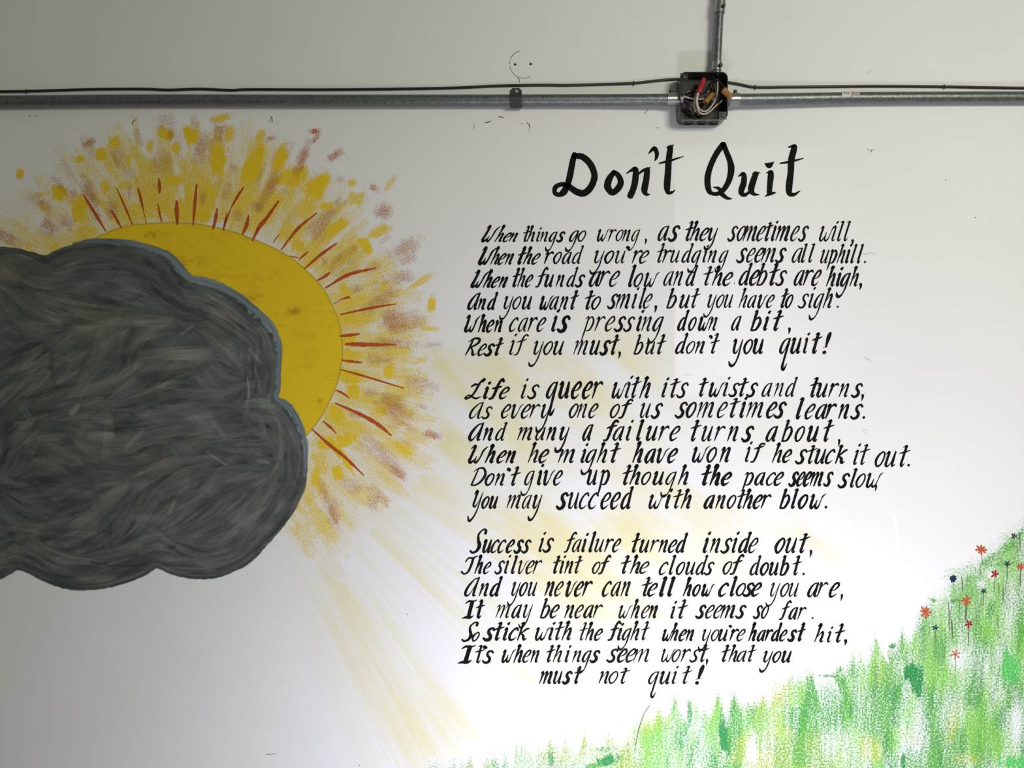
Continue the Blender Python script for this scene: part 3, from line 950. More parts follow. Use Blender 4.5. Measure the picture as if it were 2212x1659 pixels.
v2 = sample_noise(sk / 7, c.Y / 60, 75)
v3 = sample_noise(sk / 60, c.Y / 70, 76)
v4 = sample_noise(sk / 2.6, c.Y / 32, 77)
ridge = sstep(1960, 2040, c.X) * (1 - sstep(60, 190, dep))
cov = sstep(-8, 44 + 14 * ridge, dep) * np.clip(0.42 * v1 + 0.26 * v2 + 0.32 * v3 + .26 * v4 + 0.10 + .06 * ridge, 0, 1) * (0.75 + .25 * lowr)
LG, MG, DG, YG = np.array((0.20, 0.50, 0.075)), np.array((0.085, 0.34, 0.050)), np.array((0.030, 0.25, 0.060)), np.array((0.44, 0.48, 0.04))
h1, h2, h3 = sample_noise(sk / 34 + 7, c.Y / 110, 78), sample_noise(sk / 80 + 3, c.Y / 90, 79), sample_noise(sk / 15 + 3, c.Y / 50, 80)
col = np.ones((c.h, c.w, 1)) * LG
for wgt, cc in ((sstep(.42, .70, h1) * .85, MG), (sstep(.55, .80, h3) * .6, DG), (sstep(.55, .8, h2) * sstep(2130, 1500, c.X) * .5, YG), (sstep(50, 0, dep) * sstep(2000, 1700, c.X) * .45, YG)):
    col = col * (1 - wgt[..., None]) + cc * wgt[..., None]


col = col * (1 - .55 * ridge[..., None]) + np.array((0.31, 0.56, 0.20)) * .55 * ridge[..., None]


def gdab(cx, cy, rx, ry, rot, amt, gc, soft=.5, seed=[900]):
    global cov
    seed[0] += 1
    sl = c.win(cx, cy, max(rx, ry) * 1.7)
    x, y = c.X[sl] - cx, c.Y[sl] - cy
    a = math.radians(rot)
    u = x * math.cos(a) + y * math.sin(a)
    v = -x * math.sin(a) + y * math.cos(a)
    q = (np.abs(u / rx) ** 3 + np.abs(v / ry) ** 3) ** (1 / 3)
    q = q + .6 * (sample_noise(u / 5 + 9, v / 22 + 3, seed[0]) - .5) + .35 * (sample_noise(u / 1.9, v / 40, seed[0] + 70) - .5)
    m = (1 - sstep(1 - soft, 1 + soft * .5, q)) * amt
    t = np.clip(m, 0, 1)[..., None]
    col[sl] = col[sl] * (1 - t) + gc * t
    cov[sl] = np.maximum(cov[sl], m)


BG = np.array((0.09, 0.50, 0.10))
for g in ((1973, 1455, 24, 24, 0, 1.1, DG), (1982, 1480, 14, 28, 0, 1.0, DG), (2182, 1445, 26, 44, 0, 1.0, BG), (2188, 1500, 22, 40, 0, .85, MG), (1565, 1600, 15, 46, 0, 1.1, DG), (1580, 1590, 12, 40, -4, .8, MG),
          (1312, 1643, 26, 14, -20, 1.1, DG), (1280, 1655, 20, 8, -15, .9, MG), (1308, 1618, 24, 6, -8, .7, DG), (1758, 1505, 12, 55, -14, .85, MG), (1820, 1485, 15, 48, -12, .85, MG), (2195, 1648, 40, 18, 0, 1.0, BG),
          (2140, 1318, 10, 22, 10, .85, MG), (1725, 1585, 18, 60, -5, .65, MG), (1950, 1420, 34, 16, 0, .62, MG), (1930, 1395, 10, 6, -30, .95, DG), (1480, 1575, 9, 34, 0, .75, MG), (1490, 1540, 5, 34, 0, .8, DG),
          (1190, 1640, 8, 20, 0, .8, DG), (1952, 1645, 7, 18, 0, .95, DG), (2090, 1640, 30, 12, 0, .5, YG), (1400, 1560, 28, 26, -20, .42, YG), (1690, 1500, 26, 30, 0, .45, YG), (1640, 1560, 20, 40, 10, .55, LG),
          (1840, 1590, 14, 60, -10, .6, LG), (1890, 1560, 10, 60, 10, .7, MG), (2060, 1560, 14, 40, 10, .6, YG), (1960, 1590, 30, 10, 25, .5, YG), (2070, 1400, 26, 40, 10, .55, LG), (2110, 1390, 12, 50, 5, .6, MG), (2145, 1430, 12, 60, -20, .55, MG),
          (2060, 1298, 16, 4, -12, .95, DG), (2014, 1296, 8, 4, 30, .9, MG), (2075, 1360, 8, 40, 10, .5, MG), (2040, 1380, 30, 20, 30, .5, MG), (1790, 1460, 22, 3, 3, .8, DG), (1815, 1446, 8, 10, 20, .8, MG), (1440, 1555, 8, 8, 0, .7, YG),
          (1880, 1620, 24, 30, 0, .55, YG), (1730, 1640, 20, 20, 0, .6, MG), (1640, 1640, 30, 20, 0, .6, YG), (1390, 1620, 20, 30, 0, .55, LG), (1500, 1630, 30, 30, 0, .5, MG), (2130, 1590, 20, 60, 0, .55, LG), (2030, 1480, 20, 30, 0, .5, LG)):
    gdab(*g)
# the sweeping strokes of the ridge
for p0, p1, w, am, gc in (((2115, 1226), (2160, 1196), 9, .75, MG), ((2160, 1196), (2215, 1145), 9, .75, MG), ((2040, 1250), (2115, 1226), 14, .45, LG), ((2130, 1224), (2172, 1218), 2.2, .9, MG), ((2160, 1218), (2200, 1216), 3, .8, MG)):
    cx, cy = (p0[0] + p1[0]) / 2, (p0[1] + p1[1]) / 2
    gdab(cx, cy, w, math.hypot(p1[0] - p0[0], p1[1] - p0[1]) * .56, math.degrees(math.atan2(p1[0] - p0[0], -(p1[1] - p0[1]))), am, gc)
# bare patches
for bx, by, rx, ry in ((1068, 1630, 1, 1), (2068, 1425, 20, 26), (1625, 1620, 14, 40), (1870, 1400, 10, 40), (1690, 1455, 40, 12), (2195, 1560, 10, 60), (2140, 1240, 14, 12), (2120, 1262, 10, 8), (2052, 1310, 5, 14)):
    cov *= 1 - .8 * np.exp(-(((c.X - bx) / rx) ** 2 + ((c.Y - by) / ry) ** 2))
cov *= sstep(-60, -20, dep)
c.cov, c.col = np.clip(cov, 0, 1.2), col
c.mesh('grass_brushwork', hill_mat, 0.00012, hill, eps=0.06)

o6 = lambda x, y: (x / 5.028 + 1960, y / 5.028 + 1110)
for x0, y0, x1, y1, w in ((590, 680, 598, 855, 13), (785, 580, 790, 665, 11), (703, 810, 700, 905, 8), (480, 1150, 488, 1365, 20), (448, 960, 455, 1290, 15), (742, 940, 750, 1230, 6), (1040, 800, 1038, 965, 15),
                          (990, 740, 996, 895, 11), (563, 930, 566, 1080, 8), (1218, 200, 1222, 400, 14), (1190, 330, 1192, 450, 8), (740, 575, 738, 640, 7), (648, 650, 650, 750, 6), (480, 960, 465, 1110, 7), (1070, 740, 1068, 860, 8)):
    a, b = o6(x0, y0), o6(x1, y1)
    k = Ink(0.0003)
    k.stroke([(*a, w / 5 * .6), ((a[0] + b[0]) / 2 + .6, (a[1] + b[1]) / 2, w / 5), (*b, w / 5 * .4)], 6, jitter=.4)
    k.build('grass_stem', stem_mat, hill)
k = Ink(0.0003)
k.stroke([(1371, 1622, 1.5), (1380, 1575, 2.5), (1391, 1543, 2), (1403, 1524, 2)], 6)
k.build('grass_stem', stem_mat, hill)

# ------------------------------------------------------------------ painted flowers
FL = [  # x, y, radius, petals, width, material, stem (x offset at foot, length, width), turn, label
    (2119.5, 1187, 12.5, 8, 4.6, orange_fl, (4, 22, 1.4), 0, 'orange eight petalled painted flower standing highest on the ridge, above the hill line'),
    (2204.5, 1224, 8.5, 7, 3.4, orange_fl, (0, 40, 3.2), 12, 'small orange painted flower on a stem at the right edge of the photo'),
    (2087, 1298, 12.5, 7, 4.6, orange_fl, (-1, 36, 4.5), 8, 'orange painted flower with a short thick grey stem, middle of the slope'),
    (1999, 1322, 13.5, 8, 5.0, orange_fl, None, 5, 'orange painted flower without a stem, leftmost on the hill edge'),
    (2064, 1414, 12, 6, 2.8, orange_fl, (0, 30, 1.3), 14, 'thin petalled orange painted flower in a white gap, lowest on the hill'),
    (2149, 1240, 9, 5, 4.4, red_fl, (-2, 36, 1.8), 15, 'dark red painted flower, the upper of the two red ones'),
    (2093, 1348, 9, 5, 4.2, red_fl, (-1, 46, 2.6), 40, 'dark red painted flower on a long straight stem, the lower red one'),
    (2059, 1250, 7.8, 7, 5.5, blue_fl, (0, 20, 1.2), 4, 'blue rounded painted flower at the left edge of the slope'),
    (2190, 1158, 6.5, 5, 3.0, blue_fl, None, 20, 'tiny navy painted flower highest of the blue ones, near the ridge top'),
    (2176, 1218, 7.0, 5, 3.2, blue_fl, (-1, 38, 2.0), 30, 'navy star shaped painted flower left of the small orange one'),
    (2125, 1277, 6.5, 5, 3.0, blue_fl, (-2, 30, 1.8), 36, 'navy star shaped painted flower below the upper red one'),
    (2021, 1356, 7.0, 5, 3.0, blue_fl, (1, 36, 1.6), 10, 'navy star shaped painted flower lowest of the blue ones, below the leftmost orange flower'),
]
for x, y, r, n, w, m, stem, turn, label in FL:
    root = thing('painted_flower', P(x, y, 0), label, 'flower', 'flowers painted on the hill')
    k = Ink(0.0005)
    for i in range(n):
        a = math.radians(turn + i * 360 / n + random.uniform(-9, 9) - 90)
        rr = r * random.uniform(.82, 1.12)
        ca, sa = math.cos(a), math.sin(a)
        k.stroke([(x, y, w * .5), (x + rr * .35 * ca, y + rr * .35 * sa, w * .75), (x + rr * .68 * ca, y + rr * .68 * sa, w * (.92 if r > 10 else 1.1)), (x + rr * ca, y + rr * sa, w * .25)], 5)
    k.poly([(x + r * .24 * math.cos(a), y + r * .24 * math.sin(a)) for a in np.linspace(0, 2 * math.pi, 13)[:-1]])
    k.build('blossom', m, root)
    if stem:
        k = Ink(0.0004)
        k.stroke([(x, y + r * .5, stem[2] * .7), (x + stem[0] * .5, y + r + stem[1] * .45, stem[2]), (x + stem[0], y + r + stem[1] * .85, stem[2] * .5)], 5, jitter=.3)
        k.build('stem', stem_mat, root)

# ------------------------------------------------------------------ the lettering
G = {}
G['o'] = [[(.04, 1, .7), (-.16, .78, .9), (-.25, .38, 1), (-.1, .02, .9), (.1, .12, .75), (.23, .55, .8), (.18, .9, .8), (.04, 1, .7)]]
BOWL = [(.2, .93, .7), (.04, .97, .6), (-.16, .72, .85), (-.25, .25, 1), (-.14, .02, .95), (.02, .15, .55), (.2, .85, .5)]
G['a'] = [BOWL, [(.23, 1, .8), (.2, .5, 1), (.19, .14, 1), (.26, .02, .8), (.36, .12, .35)]]
G['b'] = [[(-.34, 1.6, .4), (-.18, 1.75, .9), (-.2, 1.2, 1), (-.22, .5, .9), (-.24, .04, .8)], [(-.2, .7, .4), (.04, .98, .8), (.22, .65, 1), (.1, .12, .9), (-.08, 0, .8), (-.26, .02, .8)]]
G['c'] = [[(.22, .83, .9), (.12, .99, .9), (-.1, .82, .8), (-.24, .38, 1), (-.14, .03, 1), (.06, .05, .7), (.22, .24, .35)]]
G['d'] = [[(.16, .85, .5), (.02, .97, .7), (-.18, .68, .9), (-.25, .2, 1), (-.12, .02, .95), (.05, .18, .5), (.19, .7, .5)],
          [(.06, 1.6, .4), (.23, 1.76, .9), (.2, 1.2, .9), (.18, .5, 1), (.18, .1, 1), (.27, .02, .75), (.37, .14, .35)]]
G['e'] = [[(-.2, .42, .4), (.06, .52, .6), (.22, .78, .85), (.14, 1, .9), (-.06, .88, .8), (-.23, .42, 1), (-.14, .03, 1), (.06, .05, .7), (.23, .24, .35)]]
G['f'] = [[(.36, 1.56, 1), (.24, 1.76, .9), (.08, 1.5, .9), (.02, 1, 1), (-.02, .4, 1), (-.1, .04, .9), (-.3, -.02, .8)], [(-.32, .88, .6), (0, .98, .9), (.34, 1.08, .6)]]
G['g'] = [BOWL, [(.23, 1.0, .8), (.2, .5, .85), (.17, -.1, .75), (.08, -.6, .6), (-.1, -.86, .9), (-.28, -.82, 1.1), (-.42, -.52, .5)]]
G['h'] = [[(-.32, 1.55, .45), (-.14, 1.75, 1.15), (-.16, 1.35, 1), (-.2, .7, .8), (-.27, 0, .6)], [(-.22, .35, .4), (-.02, .84, .6), (.15, .96, .95), (.16, .5, 1), (.13, .12, 1), (.22, .02, .8), (.35, .15, .35)]]
G['i'] = [[(-.17, .84, .4), (0, 1, .9), (-.01, .5, 1), (-.02, .12, 1), (.07, .02, .8), (.19, .16, .35)], [(-.0, 1.34, 1), (.07, 1.46, .8)]]
G['k'] = [[(-.32, 1.55, .45), (-.14, 1.75, 1), (-.18, 1.2, .9), (-.22, .6, .8), (-.27, 0, .6)], [(.34, .98, .6), (.15, .9, .8), (-.18, .5, .5)], [(-.15, .52, .6), (.06, .36, 1), (.12, .1, 1), (.22, .02, .8), (.35, .17, .35)]]
G['l'] = [[(-.18, 1.58, .4), (.02, 1.76, 1), (0, 1.2, 1), (-.02, .4, 1), (-.02, .1, 1), (.07, .02, .85), (.2, .2, .35)]]
G['m'] = [[(-.6, .82, .4), (-.43, .98, .85), (-.45, .5, .75), (-.49, 0, .5)], [(-.44, .38, .4), (-.25, .86, .5), (-.08, .97, .85), (-.1, .5, .9), (-.14, 0, .7)],
          [(-.1, .38, .4), (.1, .86, .5), (.28, .97, .95), (.28, .5, 1), (.26, .12, 1), (.36, .02, .8), (.48, .15, .35)]]
G['n'] = [[(-.38, .8, .4), (-.21, .98, .9), (-.23, .5, .85), (-.27, 0, .55)], [(-.22, .35, .4), (-.01, .85, .5), (.16, .96, .95), (.16, .5, 1), (.14, .12, 1), (.23, .02, .8), (.35, .15, .35)]]
G['p'] = [[(-.38, .84, .4), (-.2, 1, .85), (-.2, .4, .85), (-.22, -.3, .8), (-.26, -.86, .5)], [(-.18, .75, .4), (.05, .99, .85), (.23, .65, 1), (.12, .1, .9), (-.1, .0, .6), (-.22, .1, .4)]]
G['q'] = [BOWL, [(.24, 1, .8), (.2, .4, .95), (.17, -.4, .9), (.17, -.8, 1.05), (.3, -.95, 1), (.44, -.6, .4)]]
G['r'] = [[(-.3, .8, .4), (-.12, .99, .95), (-.14, .5, .9), (-.19, 0, .55)], [(-.13, .55, .4), (.04, .88, .6), (.22, .99, 1), (.34, .88, .8)]]
G['s'] = [[(.26, .84, .9), (.15, .99, .8), (-.06, .88, .85), (-.06, .62, 1), (.13, .36, 1.05), (.1, .08, 1), (-.12, .0, .95), (-.3, .14, .8)]]
G['t'] = [[(-.18, 1.56, .45), (.04, 1.75, .95), (.02, 1.2, 1), (-.02, .5, 1), (-.03, .12, 1), (.06, .02, .85), (.22, .22, .35)], [(-.34, .88, .55), (0, .98, .85), (.36, 1.1, .5)]]
G['u'] = [[(-.4, .83, .4), (-.22, 1, .95), (-.24, .5, 1), (-.23, .12, 1), (-.1, .02, .8), (.06, .3, .4), (.2, .95, .5)], [(.2, 1, .75), (.18, .5, 1), (.17, .12, 1), (.25, .02, .8), (.37, .15, .35)]]
G['v'] = [[(-.38, .83, .4), (-.2, 1, .95), (-.21, .5, 1), (-.16, .06, 1), (-.03, .03, .8), (.12, .4, .5), (.2, .85, .6), (.38, 1.06, .4)]]
G['w'] = [[(-.52, .83, .4), (-.35, 1, .95), (-.37, .5, 1), (-.35, .1, 1), (-.22, .02, .85), (-.06, .38, .5), (-.01, .62, .45)], [(-.02, .6, .5), (-.04, .2, .9), (.06, .02, 1), (.2, .15, .7), (.28, .6, .5), (.34, .92, .65), (.52, 1.1, .35)]]
G['y'] = [[(-.4, .83, .4), (-.22, 1, .95), (-.24, .5, 1), (-.21, .12, 1), (-.08, .04, .8), (.08, .35, .4), (.22, .95, .5)], [(.22, 1, .6), (.18, .4, .7), (.15, -.2, .8), (.04, -.66, .75), (-.12, -.88, 1), (-.28, -.84, 1.1), (-.42, -.58, .6)]]
G['W'] = [[(-.56, 1.4, .4), (-.34, 1.7, 1), (-.36, .9, 1), (-.42, .2, 1.1), (-.3, .02, 1), (-.12, .3, .6), (-.04, .62, .5)], [(-.06, .55, .5), (-.07, .14, .9), (.06, .04, .9), (.2, .5, .7), (.27, 1.2, .8), (.46, 1.62, .5)]]
G['A'] = [[(.18, 1.62, .7), (0, 1.5, .7), (-.26, .9, 1), (-.34, .3, 1.1), (-.22, .02, 1), (-.04, .2, .6), (.16, .9, .5), (.26, 1.6, .6)], [(.27, 1.7, .8), (.21, .8, 1), (.19, .14, 1), (.27, .02, .8), (.38, .12, .35)]]
G['R'] = [[(-.16, 1.6, .8), (-.22, .8, .95), (-.36, 0, .6)], [(-.44, 1.3, .45), (-.1, 1.68, .9), (.24, 1.62, 1.1), (.24, 1.2, 1), (-.2, .72, .7)], [(-.12, .78, .7), (.06, .4, 1), (.1, .1, 1.1), (.2, .02, .8), (.36, .2, .35)]]
G['L'] = [[(.22, 1.5, 1), (.3, 1.72, 1.1), (.18, 1.6, .9), (.06, 1.2, 1), (.0, .7, 1), (-.15, .2, .9), (-.4, .0, 1), (-.46, .1, .8), (-.28, .3, .7), (.02, .06, .95), (.2, .02, .9), (.42, .2, .35)], [(-.32, 1.05, .8), (-.14, 1.24, 1), (.14, 1.2, .7)]]
G['D'] = [[(-.18, 1.5, .7), (-.24, .8, .85), (-.32, .05, .9)], [(-.42, 1.3, .4), (-.15, 1.62, .8), (.16, 1.58, 1.05), (.32, 1.0, 1.15), (.18, .35, 1), (-.1, .02, .85), (-.34, .02, .8)]]
G['Y'] = [[(-.4, 1.3, .4), (-.2, 1.68, 1.1), (-.2, .9, 1), (-.22, .3, 1), (-.08, .12, .9), (.1, .6, .5), (.24, 1.45, .5)], [(.25, 1.5, .5), (.2, .5, .7), (.13, -.3, .8), (-.03, -.75, .9), (-.22, -.92, 1.1), (-.4, -.62, .8)]]
G['S'] = [[(.36, 1.45, 1.1), (.34, 1.7, 1.1), (.12, 1.75, .8), (-.12, 1.4, .9), (-.02, .95, 1.2), (.16, .55, 1.4), (.08, .12, 1.1), (-.2, -.02, 1), (-.4, .12, 1)]]
G['T'] = [[(-.44, 1.1, .6), (-.25, 1.5, .8), (.06, 1.5, .85), (.4, 1.72, .6)], [(.12, 1.5, 1), (.1, .8, 1), (0, .15, .9), (-.26, -.04, .8), (-.52, .16, .95)]]
G['I'] = [[(-.38, 1.4, .5), (-.18, 1.64, .9), (.1, 1.6, .9), (.38, 1.78, .4)], [(.06, 1.6, 1.4), (.02, .8, 1.35), (.0, .05, 1.4)], [(-.44, -.06, .4), (-.15, .05, 1.1), (.1, .03, 1.1), (.34, .25, .35)]]
G[','] = [[(.02, .14, 1.1), (.02, -.04, .95), (-.06, -.32, .35)]]
G['.'] = [[(-.01, .05, .98), (.01, .1, .98)]]
G["'"] = [[(-.04, 1.52, 1.2), (.05, 1.4, 1.2), (.03, 1.24, .6)]]
G['!'] = [[(.02, 1.8, .5), (.12, 1.84, 1.0), (.07, 1.1, 1.35), (.02, .42, .8)], [(-.16, .36, .4), (.16, .46, .4)], [(-.03, .03, 1.2), (.04, .08, 1.2)]]
G["|"] = [[(.0, .05, .8), (.01, .1, .8)]]
HALF = {ch: max(abs(p[0]) for st_ in g for p in st_) for ch, g in G.items()}
HALF.update({',': .15, '.': .12, "'": .1, '!': .2, 'r': .28, 'f': .26, 't': .22, 'i': .17, 'l': .17, 'g': .28, 'y': .3, 'q': .28, '|': .1})

CROPS = {'A': (1000, 470, 4.9156), 'B': (1430, 470, 4.8087), 'C': (1000, 615, 4.9156), 'D': (1430, 615, 4.9156), 'E': (1000, 805, 4.9156), 'F': (1430, 805, 4.9156), 'G': (1000, 945, 4.9156),
         'H': (1430, 945, 4.0218), 'I': (980, 1135, 4.9156), 'J': (1400, 1135, 4.9156), 'K': (980, 1285, 4.9156), 'L': (1400, 1285, 4.9156)}
